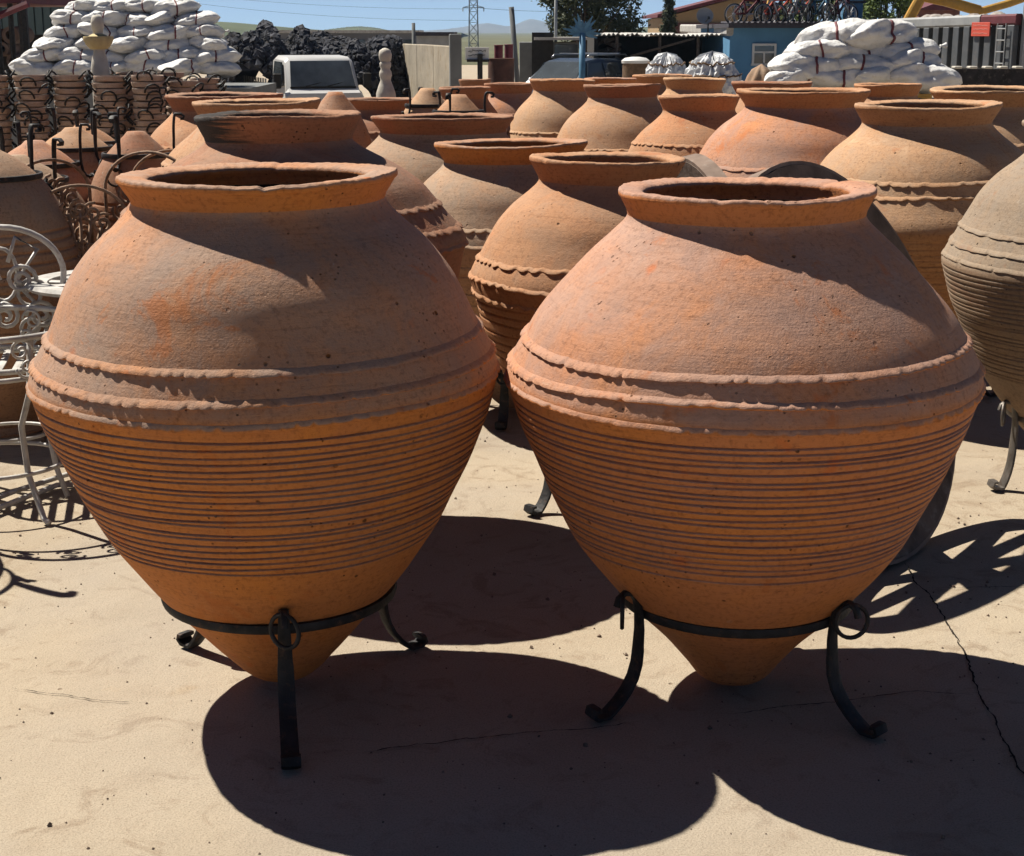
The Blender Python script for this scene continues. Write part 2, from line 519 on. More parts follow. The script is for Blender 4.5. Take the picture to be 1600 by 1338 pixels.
def ribbon(name, pts, w0, label):
    """A crack in the concrete: a narrow jagged strip 4 mm above the slab."""
    rr = random.Random(len(pts) * 13 + int(pts[0][0]))
    W = [at_ground(u, v) for u, v in pts]
    fine = []
    for a, b in zip(W[:-1], W[1:]):
        n = max(2, int((b - a).length / .012))
        for i in range(n):
            fine.append(a.lerp(b, i / n))
    fine.append(W[-1])
    mb = MB()
    vs = []
    off = 0
    for i, p in enumerate(fine):
        t = (fine[min(i + 1, len(fine) - 1)] - fine[max(i - 1, 0)]).normalized()
        nrm = Vector((-t.y, t.x, 0))
        off = off * .8 + (rr.random() - .5) * .008
        ww = w0 * (.25 + rr.random()) * (1 if 3 < i < len(fine) - 4 else .2)
        vs += [p + nrm * (off + ww), p + nrm * (off - ww)]
    vs = [(q.x, q.y, .004) for q in vs]
    fs = [(2 * i, 2 * i + 1, 2 * i + 3, 2 * i + 2) for i in range(len(fine) - 1)]
    mb.add(vs, fs)
    o = mb.build(name, M_crack, g)
    o['label'] = label
    return o
def at_ground(u, v, z=0.0):
    a = (u - 800) / FPX; b = (669 - v) / FPX
    t = (z - CAMZ) / (-sp + b * cp)
    return Vector((a * t, (cp + b * sp) * t, z))
ribbon('crack', [(1415, 880), (1435, 915), (1462, 945), (1490, 990), (1510, 1040), (1530, 1080), (1550, 1120), (1570, 1160), (1600, 1210), (1650, 1270)], .0026, 'dark jagged crack running down the concrete right of the front pots')
ribbon('crack', [(560, 1180), (650, 1166), (780, 1153), (900, 1140), (1000, 1128)], .0018, 'thin joint line in the concrete under the front pots')
ribbon('crack', [(1130, 1120), (1250, 1104), (1380, 1090), (1440, 1083), (1520, 1088)], .0018, 'thin joint line in the concrete right of the stand leg')
ribbon('crack', [(20, 1076), (60, 1083), (110, 1090), (160, 1098), (230, 1102)], .0014, 'hairline crack in the sunlit concrete on the left')
ribbon('crack', [(1455, 920), (1500, 921), (1560, 918), (1640, 915)], .0014, 'hairline joint in the concrete in the wheel shadow')

m = MB()
rg = random.Random(77)
for _ in range(1100):
    x, y = rg.uniform(-1.6, 2.2), rg.uniform(2.5, 6.0)
    s_ = rg.uniform(.0012, .0035) if rg.random() < .9 else rg.uniform(.004, .007)
    M3 = Matrix.Rotation(rg.random() * 6, 3, 'Z') @ Matrix.Rotation(rg.random() * 6, 3, 'X')
    m.add([M3 @ Vector((q[0] * s_ * rg.uniform(.8, 1.5), q[1] * s_, q[2] * s_)) + Vector((x, y, s_ * .4)) for q in ((0, 0, 1), (.9, 0, 0), (0, .9, 0), (-.9, 0, 0), (0, -.9, 0), (0, 0, -1))], [(0, 1, 2), (0, 2, 3), (0, 3, 4), (0, 4, 1), (5, 2, 1), (5, 3, 2), (5, 4, 3), (5, 1, 4)])
tag(m.build('grit', plain('dark_grit', (.20, .14, .10), .9, 0, .6, 60)), 'loose grit and clay crumbs scattered over the concrete', 'grit', kind='stuff')

# ------------------------------------------------------------------ big clay pots
LZ = [.030, .038, .098, .162, .225, .288, .352, .415, .478, .542, .605, .668, .725, .762, .80, .858, .922, .985, 1.048, 1.10, 1.135, 1.155]
LR = [.052, .068, .130, .186, .240, .291, .336, .376, .409, .439, .466, .490, .508, .516, .506, .477, .447, .417, .368, .311, .280, .274]
RZ = [.028, .034, .076, .14, .203, .266, .33, .393, .456, .52, .583, .646, .71, .752, .79, .837, .90, .963, 1.026, 1.075, 1.105, 1.122]
RR = [.068, .078, .112, .165, .228, .283, .335, .377, .409, .438, .466, .491, .513, .526, .517, .494, .456, .403, .345, .292, .263, .257]
def smooth_profile(z, r, zz):
    """Cubic Hermite through the table with limited slopes."""
    z = np.array(z); r = np.array(r)
    d = np.diff(r) / np.diff(z)
    m = np.concatenate([[d[0]], (d[1:] + d[:-1]) / 2, [d[-1]]])
    i = np.clip(np.searchsorted(z, zz) - 1, 0, len(z) - 2)
    h = z[i + 1] - z[i]
    t = (zz - z[i]) / h
    return ((1 + 2 * t) * (1 - t) ** 2) * r[i] + t * (1 - t) ** 2 * h * m[i] + t * t * (3 - 2 * t) * r[i + 1] + t * t * (t - 1) * h * m[i + 1]

def pot(name, label, loc, prof, rim, mats, bands, grooves, seed, res=(110, 80), tilt=(0, 0), invert=False, group='large clay storage jars', band_waves=64, groove_depth=.0092, band_size=1.0, lumps=1.0, wavy=1.0):
    """prof: (zs, rs) up to the neck; rim: (outer radius, inner radius, z top, z bottom, neck radius)."""
    rnd = np.random.default_rng(seed)
    zs, rs = prof
    root = thing(name, label, 'clay pot', loc, 0, group)
    if invert: root.rotation_euler = (PI + tilt[0], tilt[1], rnd.random() * 6)
    else: root.rotation_euler = (tilt[0], tilt[1], 0)
    nz, nth = res
    th = np.linspace(0, 2 * PI, nth, endpoint=False)
    z0, z1 = zs[0], zs[-1]
    if grooves:
        ga, gb, ng = grooves
        zz = np.concatenate([np.linspace(z0, ga - .012, nz // 6, endpoint=False), np.linspace(ga - .012, gb + .012, int(nz * .62), endpoint=False), np.linspace(gb + .012, z1, nz - nz // 6 - int(nz * .62))])
    else:
        zz = np.linspace(z0, z1, nz)
    r0 = smooth_profile(zs, rs, zz)
    ph = rnd.random(12) * 6.28
    def wob(z, t):
        return 1 + lumps * (.006 * np.sin(2 * t + ph[0] + z * 2) + .004 * np.sin(3 * t + ph[1] - 3 * z) + .0035 * np.sin(5 * t + ph[2] + 7 * z) + .003 * np.sin(23 * z + ph[3] + t) + .002 * np.sin(47 * z + ph[4] + 2 * t))
    Z = zz[:, None] + 0 * th
    T = th[None, :] + 0 * Z
    RAD = r0[:, None] * wob(Z, T)
    if grooves:
        gs = np.linspace(ga, gb, ng)
        for q, zg in enumerate(gs):
            o = rnd.random(3)
            zc = zg + (o[2] - .5) * (gb - ga) / ng * .22 + .0028 * np.sin(T + o[0] * 6.28) + .0016 * np.sin(3 * T + o[1] * 6.28)
            wid = max(.0016, (gb - ga) / ng * .115)
            dd = groove_depth * (.95 + .12 * np.sin(T * 2 + o[1] * 9) + .15 * np.sin(5 * T + o[0] * 20))
            RAD = RAD - np.clip(dd, .1 * groove_depth, None) * np.exp(-((Z - zc) / wid) ** 2)
    Vx = np.stack([RAD * np.cos(T), RAD * np.sin(T), Z], -1)
    # inside wall and floor of the jar
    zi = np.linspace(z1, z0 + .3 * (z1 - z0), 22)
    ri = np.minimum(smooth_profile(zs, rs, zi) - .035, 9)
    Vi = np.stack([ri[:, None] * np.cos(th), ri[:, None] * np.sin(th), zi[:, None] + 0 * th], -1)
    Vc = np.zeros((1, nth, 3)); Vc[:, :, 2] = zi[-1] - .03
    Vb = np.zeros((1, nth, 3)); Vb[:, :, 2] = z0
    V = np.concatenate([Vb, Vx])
    obj('inner_wall', grid_mesh('inner_wall', np.concatenate([Vi, Vc])), CL['inner_shade'], root)
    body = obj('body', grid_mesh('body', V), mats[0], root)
    # rim: rounded lip with chipped, uneven edge
    ro, rin, zt, zb, rn = rim
    hl = zt - zb
    lip = np.array([(rn - .034, zb - .03), (rn - .032, zb), (rin + .006, zt - .030), (rin, zt - .016), (rin + .002, zt - .009), (rin + .008, zt - .005), (rin + .5 * (ro - rin), zt - .002), (ro - .007, zt), (ro - .0025, zt - .0015), (ro, zt - .006), (ro - .0005, zt - .014), (rn + .80 * (ro - rn), zt - .35 * hl), (rn + .45 * (ro - rn), zt - .66 * hl), (rn + .12 * (ro - rn) + .001, zt - .90 * hl), (rn + .001, zb - .006), (rn - .004, zb - .03)])
    k = len(lip)
    lipd = np.concatenate([np.linspace(lip[i], lip[i + 1], 2, endpoint=False) for i in range(k - 1)] + [lip[-1:]])
    n2 = nth * 2
    t2 = np.linspace(0, 2 * PI, n2, endpoint=False)
    nz1 = np.zeros((len(lipd), n2))
    for f, a in ((2, .0020), (3, .0014), (7, .0007), (13, .0005), (29, .0005), (71, .0005)):
        nz1 += a * np.sin(f * t2 + rnd.random() * 6.28)[None, :] * (1 + .3 * np.sin(np.arange(len(lipd)) * 1.3)[:, None])
    chips = np.zeros(n2)
    for _ in range(9):
        c0 = rnd.random() * 2 * PI
        chips += .005 * rnd.random() * np.exp(-((np.angle(np.exp(1j * (t2 - c0)))) / (.015 + .04 * rnd.random())) ** 2)
    wgt = np.clip((lipd[:, 1] - zb) / (zt - zb), 0, 1)[:, None]
    rl = lipd[:, 0][:, None] * (wob(lipd[:, 1][:, None], t2[None, :])) + nz1 * wgt * .5 - chips[None, :] * wgt * (lipd[:, 0][:, None] > (ro + rin) / 2)
    zl = lipd[:, 1][:, None] + nz1 * wgt - chips[None, :] * wgt * .6
    rimo = obj('rim', grid_mesh('rim', np.stack([rl * np.cos(t2), rl * np.sin(t2), zl], -1)), mats[1 if len(mats) > 1 else 0], root)
    # applied finger-pinched bands
    nb = int(band_waves * 7)
    tb = np.linspace(0, 2 * PI, nb, endpoint=False)
    for q, (zb_, pr) in enumerate(bands):
        rb = float(smooth_profile(zs, rs, np.array([zb_]))[0])
        e = rnd.random(6)
        phase = tb * band_waves / (2 * PI) + .45 * np.sin(5 * tb + e[0] * 6) + .25 * np.sin(13 * tb + e[3] * 6) + 3.0
        idx = np.floor(phase).astype(int) % int(band_waves)
        wv = phase - np.floor(phase)
        amp = rnd.random(int(band_waves)) ** (1.3 if wavy < 2 else .4)
        wid_ = .12 + .16 * rnd.random(int(band_waves))
        dent = amp[idx] * np.exp(-((wv - .5) / wid_[idx]) ** 2)
        s = -.0056 * dent * band_size + .0010 * np.sin(band_waves * .37 * tb + e[2] * 9) * np.sin(11 * tb + e[3] * 9)
        dz = .0045 * np.sin(2 * tb + e[4] * 6) + .002 * np.sin(5 * tb + e[5] * 6) + .0024 * wavy * (dent - .3) * band_size + .0008 * np.sin(31 * tb + e[1] * 6)
        B = .0070 * abs(pr) * band_size
        sec = [(-.003, .012), (.001, .0085), (B * .5, .0050), (B * .88, .0018), (B, -.0012), (B * .95, -.0038), (B * .55, -.0052), (-.001, -.0060), (-.006, -.0075)]
        rows = []
        for (dr, dzz) in sec:
            kz = max(0.0, min(1.0, dr / B))
            zz_ = zb_ + dz * (.55 + .45 * kz) + dzz * band_size
            rr = smooth_profile(zs, rs, zz_) * wob(zz_, tb) + dr + s * kz ** 1.5
            rows.append(np.stack([rr * np.cos(tb), rr * np.sin(tb), zz_ + 0 * tb], -1))
        bo = grid_mesh('decorative_band', np.array(rows), flip=True)
        bo.set_sharp_from_angle(angle=R(38))
        obj('decorative_band', bo, mats[0], root)
    if invert:
        root.location = Vector(loc) + Vector((0, 0, zt))
    return root

def scaled(H, rb, rr, bf=None):
    """The same jar with height H, belly radius rb and rim radius rr."""
    hl = .068 * (.6 + .4 * H / 1.2)
    k = (H - hl) / 1.155
    zs = [z * k for z in LZ]
    if bf:
        b0 = .762 / 1.155
        zs = [(f / b0 * bf if f <= b0 else bf + (f - b0) / (1 - b0) * (1 - bf)) * (H - hl) for f in [z / 1.155 for z in LZ]]
    nk = .87
    rs = []
    for z, r in zip(LZ, LR):
        if z <= .762: rs.append(r * rb / .516)
        else:
            t = (.516 - r) / (.516 - .274)
            rs.append(rb + (rr * nk - rb) * t)
    return (zs, rs), (rr, rr * .80, H, zs[-1] - .003, rr * nk)

potL = pot('clay_jar', 'large pinkish clay jar at front left with grooved orange lower half', (-.540, 3.45, 0), (LZ, LR), (.303, .236, 1.203, 1.152, .275), [CL['pink']],
    [(.857, 1.15), (.802, 1.1), (.758, .8)], (.405, .725, 22), 11, (330, 190), (0, R(-.7)), band_waves=105, lumps=.8)
potR = pot('clay_jar', 'large salmon clay jar at front right with pinched bands', (.520, 3.45, 0), (RZ, RR), (.279, .222, 1.171, 1.120, .258), [CL['salmon']],
    [(.846, 1.15), (.795, 1.15), (.748, .85)], (.39, .718, 22), 12, (330, 190), (0, R(-.5)), band_waves=100, lumps=.8)

def stand(label, loc, angs, ring_r, ring_z, feet=.37, mat=None, invert=False, s=1.0, seed=0, group='wrought iron jar stands'):
    mat = mat or M_iron
    rr = random.Random(seed)
    root = thing('iron_stand', label, 'pot stand', loc, 0, group)
    if invert: root.rotation_euler = (PI, 0, rr.random() * 6)
    mb = MB()
    sec = [(ring_r + .007, ring_z - .010), (ring_r + .010, ring_z), (ring_r + .007, ring_z + .010), (ring_r - .002, ring_z + .011), (ring_r - .004, ring_z), (ring_r - .002, ring_z - .011)]
    mb.lathe(sec, 56, closed=True)
    mb.build('hoop', mat, root, True, 50)
    k = ring_z / .25
    base = [(.078, .030), (.072, .048), (.056, .058), (.036, .054), (.022, .034), (.016, .0), (.014, -.035), (.016, -.07)]
    for ai, a in enumerate(angs):
        foot = feet[ai] if isinstance(feet, (list, tuple)) else feet
        d = Vector((math.cos(a), math.sin(a), 0))
        tn = Vector((-d.y, d.x, 0))
        pts = [(ring_r + dr, ring_z + dz) for dr, dz in base]
        x0, zz0 = pts[-1]
        for t in (.2, .4, .58, .74, .87, .95, 1.0):
            pts.append((x0 + (foot - .03 - x0) * t ** 3.4, zz0 * (1 - t ** 1.15) + .012))
        pts += [(foot, .013), (foot + .010, .022), (foot + .006, .034), (foot - .006, .034)]
        P = [d * r + Vector((0, 0, z)) for r, z in pts]
        rad = []
        for i in range(len(P)):
            t = i / (len(P) - 1)
            wd = (.007 + .009 * min(1, t * 2.2)) * s + .006 * t
            rad.append((wd if i > 2 else .008, .0062))
        mbl = MB()
        mbl.tube(P, rad, 8, flat=tn)
        mbl.build('leg', mat, root, True, 60)
        c = d * (ring_r + .062) + Vector((0, 0, ring_z + (.018 if not invert else .085)))
        ax1, ax2 = (tn * .8 + d * .6).normalized(), Vector((0, 0, 1))
        mr = MB()
        mr.tube([c + ax1 * (.036 * math.cos(q)) + ax2 * (.038 * math.sin(q)) for q in np.linspace(0, 2 * PI, 24, endpoint=False)], .0052, 6, True)
        mr.build('hanging_ring', mat, root, True)
    return root
stand('black iron stand under the front left jar, one leg facing the camera', (-.540, 3.448, 0), [R(-80), R(37), R(139)], .262, .245, (.455, .385, .37))
stand('black iron stand under the front right jar, two curved legs in view', (.520, 3.45, 0), [R(212), R(313), R(82)], .262, .235, (.395, .405, .37), seed=1)

# further jars: key, rim centre (u, v), rim width in photo pixels, distance, belly radius, clay, bands, grooves, label, stand angles
JARS = [
 ('sooty', 444, 177, 262, 4.6, .535, ('red', 'soot'), [.79, .74, .70], 8, 'red-brown jar with soot-black lip behind the front left jar', (280, 30, 160)),
 ('hidden_yellow', 409, 157, 198, 6.6, .50, ('buff',), [.8, .75], 8, 'buff jar with pale unbroken lip just behind the sooty-lipped jar', None),
 ('far_left_red', 353, 147, 184, 8.0, .50, ('orange', 'red'), [.8, .75], 0, 'orange jar with flat red lip at the left end of the rear row', None),
 ('dusky', 588, 154, 133, 11.0, .50, ('red',), [.8], 0, 'dusky red jar rim in front of the white stone baluster', None),
 ('gaping', 693, 181, 226, 7.3, .52, ('tan', 'red'), [.66, .62], 6, 'grey-tan jar with wide gaping dark red rim left of centre', (250, 10, 130)),
 ('mid', 805, 222, 240, 6.2, .46, ('tan', 'pink'), [.72, .665], 8, 'tan jar with thick rounded rim beside the gaping jar, two zigzag bands', (260, 20, 140)),
 ('centre', 942, 245, 245, 5.0, .432, ('orange',), [.715, .66, .615], 10, 'orange jar between the two front jars with three zigzag bands', (224, 340, 100)),
 ('small_rim', 1097, 149, 128, 8.2, .44, ('orange',), [.80], 0, 'smooth orange jar with narrow rim behind the centre jar', None),
 ('pale_back', 1080, 122, 98, 11.0, .42, ('yellow',), [.8], 0, 'pale yellow jar lip right behind the smooth narrow-rimmed jar', None),
 ('broad', 1258, 140, 205, 7.5, .54, ('salmon', 'orange'), [.73, .685], 10, 'broad pale salmon jar with red patch and wavy bands behind front right jar', (240, 0, 120)),
 ('yellow_right', 1457, 161, 225, 6.4, .52, ('yellow', 'buff'), [.775, .73], 14, 'yellow-buff jar with dark grooved base near the right edge', (250, 10, 130)),
 ('right_back', 1566, 138, 214, 8.0, .50, ('yellow',), [.8], 0, 'yellow jar rim cut by the right edge below the steel trailer', None),
 ('dappled', 978, 132, 122, 9.4, .46, ('buff', 'red'), [.70, .66], 6, 'buff dappled jar with red-brown shaded rim in the rear centre', None),
 ('buff_mid', 875, 124, 104, 10.5, .40, ('yellow', 'orange'), [.72, .68, .64], 6, 'yellow jar with thin triple band below the parked dark car', None),
 ('behind_dappled', 953, 122, 82, 12.6, .34, ('tan', 'salmon'), [.8], 0, 'thin pinkish jar lip just behind the dappled jar', None),
 ('pink_small', 797, 130, 80, 12.4, .36, ('salmon', 'red'), [.8], 0, 'small pink jar with dark red rim in front of the rusty drum', None),
 ('red_small', 731, 136, 82, 10.6, .31, ('red',), [.8], 0, 'small red jar below the white board sign', None),
 ('tiny_red', 744, 124, 50, 14.0, .26, ('red',), [.8], 0, 'tiny red jar rim furthest back below the white board sign', None),
 ('ochre_far', 1036, 117, 95, 13.5, .40, ('orange',), [.8], 0, 'ochre jar lip below the white plastic bundles', None),
 ('between', 1205, 128, 126, 10.2, .44, ('orange', 'red'), [.8], 0, 'orange jar lip below the white car, left of the right sack pile', None),
 ('beneath_sacks', 1390, 131, 104, 10.0, .42, ('orange',), [.8], 0, 'plain orange jar lip right below the right white sack pile', None),
]
for i, (key, u, v, wpx, D, rb, cl, bd, ng, label, st) in enumerate(JARS):
    c = at(u, v, D)
    depth = D * cp - (c.z - CAMZ) * sp
    rr = wpx / 2 / FPX * depth * 1.0
    H = c.z
    prof, rim = scaled(H, rb, rr, .75 if key == 'sooty' else (.70 if key in ('centre', 'mid', 'broad') else None))
    near = D < 8.3
    gro = (.36 * H, .60 * H, ng) if ng else None
    zb = [min(b, .82) * H / 1.2 * (1.2 if b < .82 else 1.2) for b in bd]
    pot('clay_jar', label, (c.x, D, 0), prof, rim, [CL[k] for k in cl], [(b, 1.15) for b in zb], gro, 20 + i, (150, 96) if near else (70, 64), (R(rng.uniform(-.8, .8)), R(rng.uniform(-1.2, 1.2))), band_waves=52 if near else 44, groove_depth=.005, band_size=.95, wavy=3.4)
    if st:
        kr = H / 1.2
        rst = float(smooth_profile(prof[0], prof[1], np.array([.22 * kr + .02]))[0]) + .008
        stand('black iron stand under the ' + {'sooty': 'sooty-lipped jar', 'gaping': 'jar with the gaping dark rim', 'mid': 'tan jar beside the gaping one', 'centre': 'orange jar between the two front jars', 'broad': 'broad salmon jar', 'yellow_right': 'yellow-buff jar at the right'}[key], (c.x, D, 0), [R(a) for a in st], rst, .22 * kr, rst + .10, seed=30 + i)

# grey jar cut by the right edge, with a bare iron stand
prof, rim = scaled(1.22, .52, .29)
pot('clay_jar', 'grey-brown weathered jar cut off by the right edge of the photo', (1.95, 5.15, 0), prof, rim, [CL['grey']], [(.872, .8), (.825, .8), (.775, .6)], (.40, .74, 22), 90, (220, 120), (0, 0), band_waves=70, groove_depth=.004)
stand('pale worn iron stand with hanging ring under the grey jar', (1.95, 5.15, 0), [R(194), R(310), R(75)], .262, .25, .34, mat=M_iron_grey, seed=5)

# upside-down jars with upturned stands, left side and between the rear rows
INV = [  # tip (u, v), D, belly, ring radius, drop of the ring, clay, label
 (-34, 236, 6.0, .37, .22, .17, 'tan', 'tan upside-down jar with upturned iron stand at the left edge'),
 (26, 254, 6.7, .35, .20, .15, 'tan', 'dusty upside-down jar with a tall curved stand leg beside the left edge'),
 (54, 230, 7.3, .33, .19, .15, 'salmon', 'salmon upside-down jar behind the dusty one, stand legs up'),
 (115, 209, 7.9, .33, .18, .16, 'buff', 'buff upside-down jar with black stand hoop in front of the tray stacks'),
 (131, 203, 8.7, .33, .18, .16, 'orange', 'rearmost upside-down jar on the left, just before the tray stacks'),
 (213, 216, 7.2, .27, .15, .14, 'red', 'reddish upside-down jar half hidden behind the front left jar'),
 (668, 146, 9.6, .25, .13, .13, 'yellow', 'pale upside-down jar with thin stand legs left of the small red jar'),
 (716, 157, 8.5, .27, .13, .13, 'orange', 'orange upside-down jar with black stand leg behind the gaping jar'),
 (524, 152, 9.2, .25, .13, .13, 'pink', 'pink upside-down jar tip below the white truck'),
]
for i, (u, v, D, rb, rg, drop, cl, label) in enumerate(INV):
    c = at(u, v, D)
    H = c.z
    zs = [f * H for f in (0, .012, .05, .10, .16, .24, .34, .46, .60, .70, .80, .90, 1.0)]
    rs = [.040, .050] + [rb * f for f in (.34, .52, .67, .80, .905, .975, 1.0, .985, .90, .74, .60)]
    rim = (rs[-1] * 1.06, rs[-1] * .84, zs[-1] + .03, zs[-1] - .005, rs[-1])
    H2 = rim[2]
    pot('clay_jar', label, (c.x, D, 0), (zs, rs), rim, [CL[cl]], [(.69 * H, .9), (.64 * H, .9)], (.3 * H, .5 * H, 7), 60 + i, (100, 56), invert=True, group='upside-down clay jars', band_waves=40)
    rp = rs[0]
    zz = np.linspace(0, H * .5, 60)
    pr = smooth_profile(zs, rs, zz)
    dz = float(np.interp(rg - .01, pr, zz))
    zr = H2 - dz
    if i == 8: continue
    lg = .19 if i < 6 else .11
    stand('upturned black iron stand hung over the ' + {0: 'upside-down jar at the left edge', 1: 'dusty upside-down jar', 2: 'salmon upside-down jar', 3: 'buff upside-down jar', 4: 'rearmost left upside-down jar', 5: 'reddish upside-down jar', 6: 'pale upside-down jar', 7: 'orange upside-down jar', 8: 'pink upside-down jar tip'}[i], (c.x, D, zr + lg), [R(20), R(140), R(260)], rg, lg, rg + .055, invert=True, s=.45 if i < 6 else .25, seed=70 + i, group='upturned iron stands')
# the upside-down jar outside the frame on the left whose shadow falls into view
prof, rim = scaled(1.12, .34, .2)
pot('clay_jar', 'upside-down jar left of the frame that throws its shadow into view', (-2.12, 4.52, 0), prof, rim, [CL['tan']], [(.75, .9)], (.4, .6, 7), 88, (90, 56), invert=True, group='upside-down clay jars', band_waves=40)
s0 = stand('upturned stand left of the frame whose leg shadow falls on the concrete', (-2.12, 4.52, 1.19), [R(-20), R(100), R(220)], .19, .25, .255, invert=True, seed=88, group='upturned iron stands')
s0.rotation_euler = (PI, 0, R(-15))

# ------------------------------------------------------------------ wooden cart wheels
def cart_wheel(label, c, r, az, lean, seed):
    """Plane holds the vertical and the ground direction az; leans by lean about that direction."""
    root = thing('cart_wheel', label, 'wheel', c, group='old wooden cart wheels')
    root.rotation_euler = (lean, 0, az)          # local x along az, local z up, wheel in local xz
    Mx = Matrix.Rotation(PI / 2, 3, 'X')
    cz = Vector((0, 0, r))
    fw = .09
    fel = MB()
    fel.lathe([(r - .012, -.035), (r - .012, .035), (r - fw, .03), (r - fw, -.03)], 48, cz, Mx, closed=True)
    fel.build('felloe', M_wood, root, True, 40)
    ty = MB()
    ty.lathe([(r, -.032), (r, .032), (r - .011, .032), (r - .011, -.032)], 64, cz, Mx, closed=True)
    ty.build('iron_tyre', plain('worn_tyre_iron', (.30, .22, .175), .85, .1, .35, 9, .2, .004, 30, dirt=(.38, .31, .26)), root, True, 40)
    hub = MB()
    hub.lathe([(.02, -.15), (.06, -.15), (.075, -.08), (.10, -.03), (.10, .03), (.075, .08), (.06, .15), (.02, .15)], 20, cz, Mx)
    hub.build('hub', M_wood, root, True, 40)
    for k in range(8):
        a = 2 * PI * k / 8 + .3
        d = Vector((math.cos(a), 0, math.sin(a)))
        m = MB()
        m.tube([cz + d * .09, cz + d * (r * .4), cz + d * (r - fw + .006)], [.034, .028, .024], 7)
        m.build('spoke', M_wood, root, True, 60)
    return root
cart_wheel('weathered wooden cart wheel standing just behind the front right jar', (1.128, 4.352, 0), .604, R(49.7), R(-21.6), 1)
cart_wheel('wooden cart wheel glimpsed between the centre jar and the rear jars', (.873, 5.885, 0), .54, R(-76.9), R(11.6), 2)

# ------------------------------------------------------------------ white garden furniture at the left
def spiral(c, ax, ay, r0, turns, n=22, start=0):
    c = Vector(c); ax = Vector(ax); ay = Vector(ay)
    out = []
    for i in range(n + 1):
        t = i / n
        r = r0 * (1 - .82 * t)
        q = start + turns * 2 * PI * t
        out.append(c + ax * (r * math.cos(q)) + ay * (r * math.sin(q)))
    return out
def arc(c, ax, ay, a0, a1, n=16):
    c = Vector(c); ax = Vector(ax); ay = Vector(ay)
    return [c + ax * math.cos(a0 + (a1 - a0) * i / n) + ay * math.sin(a0 + (a1 - a0) * i / n) for i in range(n + 1)]
X, Y, Zv = Vector((1, 0, 0)), Vector((0, 1, 0)), Vector((0, 0, 1))
# pierced table
tb = at(172, 441, 5.4)
t = thing('garden_table', 'white cast metal garden table with pierced top behind the front left jar', 'table', (tb.x, 5.4, 0))
m = MB(); zt = tb.z
n = 36
holes = []
rows = [(.275, -.012), (.285, .0), (.275, .012), (.21, .013)]
m.lathe([(.21, -.010), (.275, -.012), (.285, .0), (.275, .012), (.21, .010)], 40, (0, 0, zt), closed=True)
m.build('table_rim', M_whitemetal, t, True, 40)
for k in range(12):
    a = 2 * PI * k / 12
    mm = MB()
    d = Vector((math.cos(a), math.sin(a), 0)); tn = Vector((-d.y, d.x, 0))
    pts = [d * .05, d * .10 + tn * .018, d * .15 + tn * .012, d * .22]
    mm.tube([p + Zv * zt for p in pts], [(.022, .006)] * 4, 8, flat=tn)
    mm.build('table_petal', M_whitemetal, t, True, 60)
m = MB(); m.lathe([(.0, -.008), (.075, -.008), (.085, 0), (.075, .009), (.0, .010)], 24, (0, 0, zt)); m.build('table_centre', M_whitemetal, t, True, 40)
m = MB(); m.lathe([(.105, -.007), (.145, -.007), (.145, .008), (.105, .008)], 30, (0, 0, zt), closed=True); m.build('table_ring', M_whitemetal, t, True, 40)
for k in range(3):
    a = 2 * PI * k / 3 + .5
    d = Vector((math.cos(a), math.sin(a), 0))
    m = MB()
    m.tube([d * .2 + Zv * (zt - .012), d * .17 + Zv * (zt - .15), d * .10 + Zv * (zt * .5), d * .16 + Zv * .12, d * .25 + Zv * .014, d * .28 + Zv * .014], .013, 7)
    m.build('leg', M_whitemetal, t, True)
# hoop table frame without its top, ornate apron
t = thing('hoop_table_frame', 'white topless round table frame with scrolled apron at the left edge', 'table frame', (-1.68, 4.91, 0))
zt = .60
m = MB(); m.tube([Vector((.31 * math.cos(q), .31 * math.sin(q), zt)) for q in np.linspace(0, 2 * PI, 48, endpoint=False)], .010, 7, True); m.build('upper_hoop', M_whitemetal, t, True)
m = MB(); m.tube([Vector((.29 * math.cos(q), .29 * math.sin(q), zt - .13)) for q in np.linspace(0, 2 * PI, 48, endpoint=False)], .008, 7, True); m.build('lower_hoop', M_whitemetal, t, True)
for k in range(14):
    a = 2 * PI * k / 14
    d = Vector((math.cos(a), math.sin(a), 0)); tn = Vector((-d.y, d.x, 0))
    m = MB()
    m.tube(spiral(d * .30 + Zv * (zt - .04), tn, Zv, .038, 1.4), .005, 5)
    m.tube(spiral(d * .295 + tn * .02 + Zv * (zt - .095), -tn, -Zv, .035, 1.4), .005, 5)
    m.build('scroll', M_whitemetal, t, True)
for k in range(4):
    a = PI / 4 + k * PI / 2
    d = Vector((math.cos(a), math.sin(a), 0))
    m = MB()
    m.tube([d * .30 + Zv * zt, d * .27 + Zv * .42, d * .20 + Zv * .30, d * .22 + Zv * .15, d * .30 + Zv * .02, d * .33 + Zv * .012], .010, 7)
    m.build('leg', M_whitemetal, t, True)
m = MB(); m.tube([Vector((.23 * math.cos(q), .23 * math.sin(q), .15)) for q in np.linspace(0, 2 * PI, 40, endpoint=False)], .007, 6, True); m.build('stretcher_hoop', M_whitemetal, t, True)
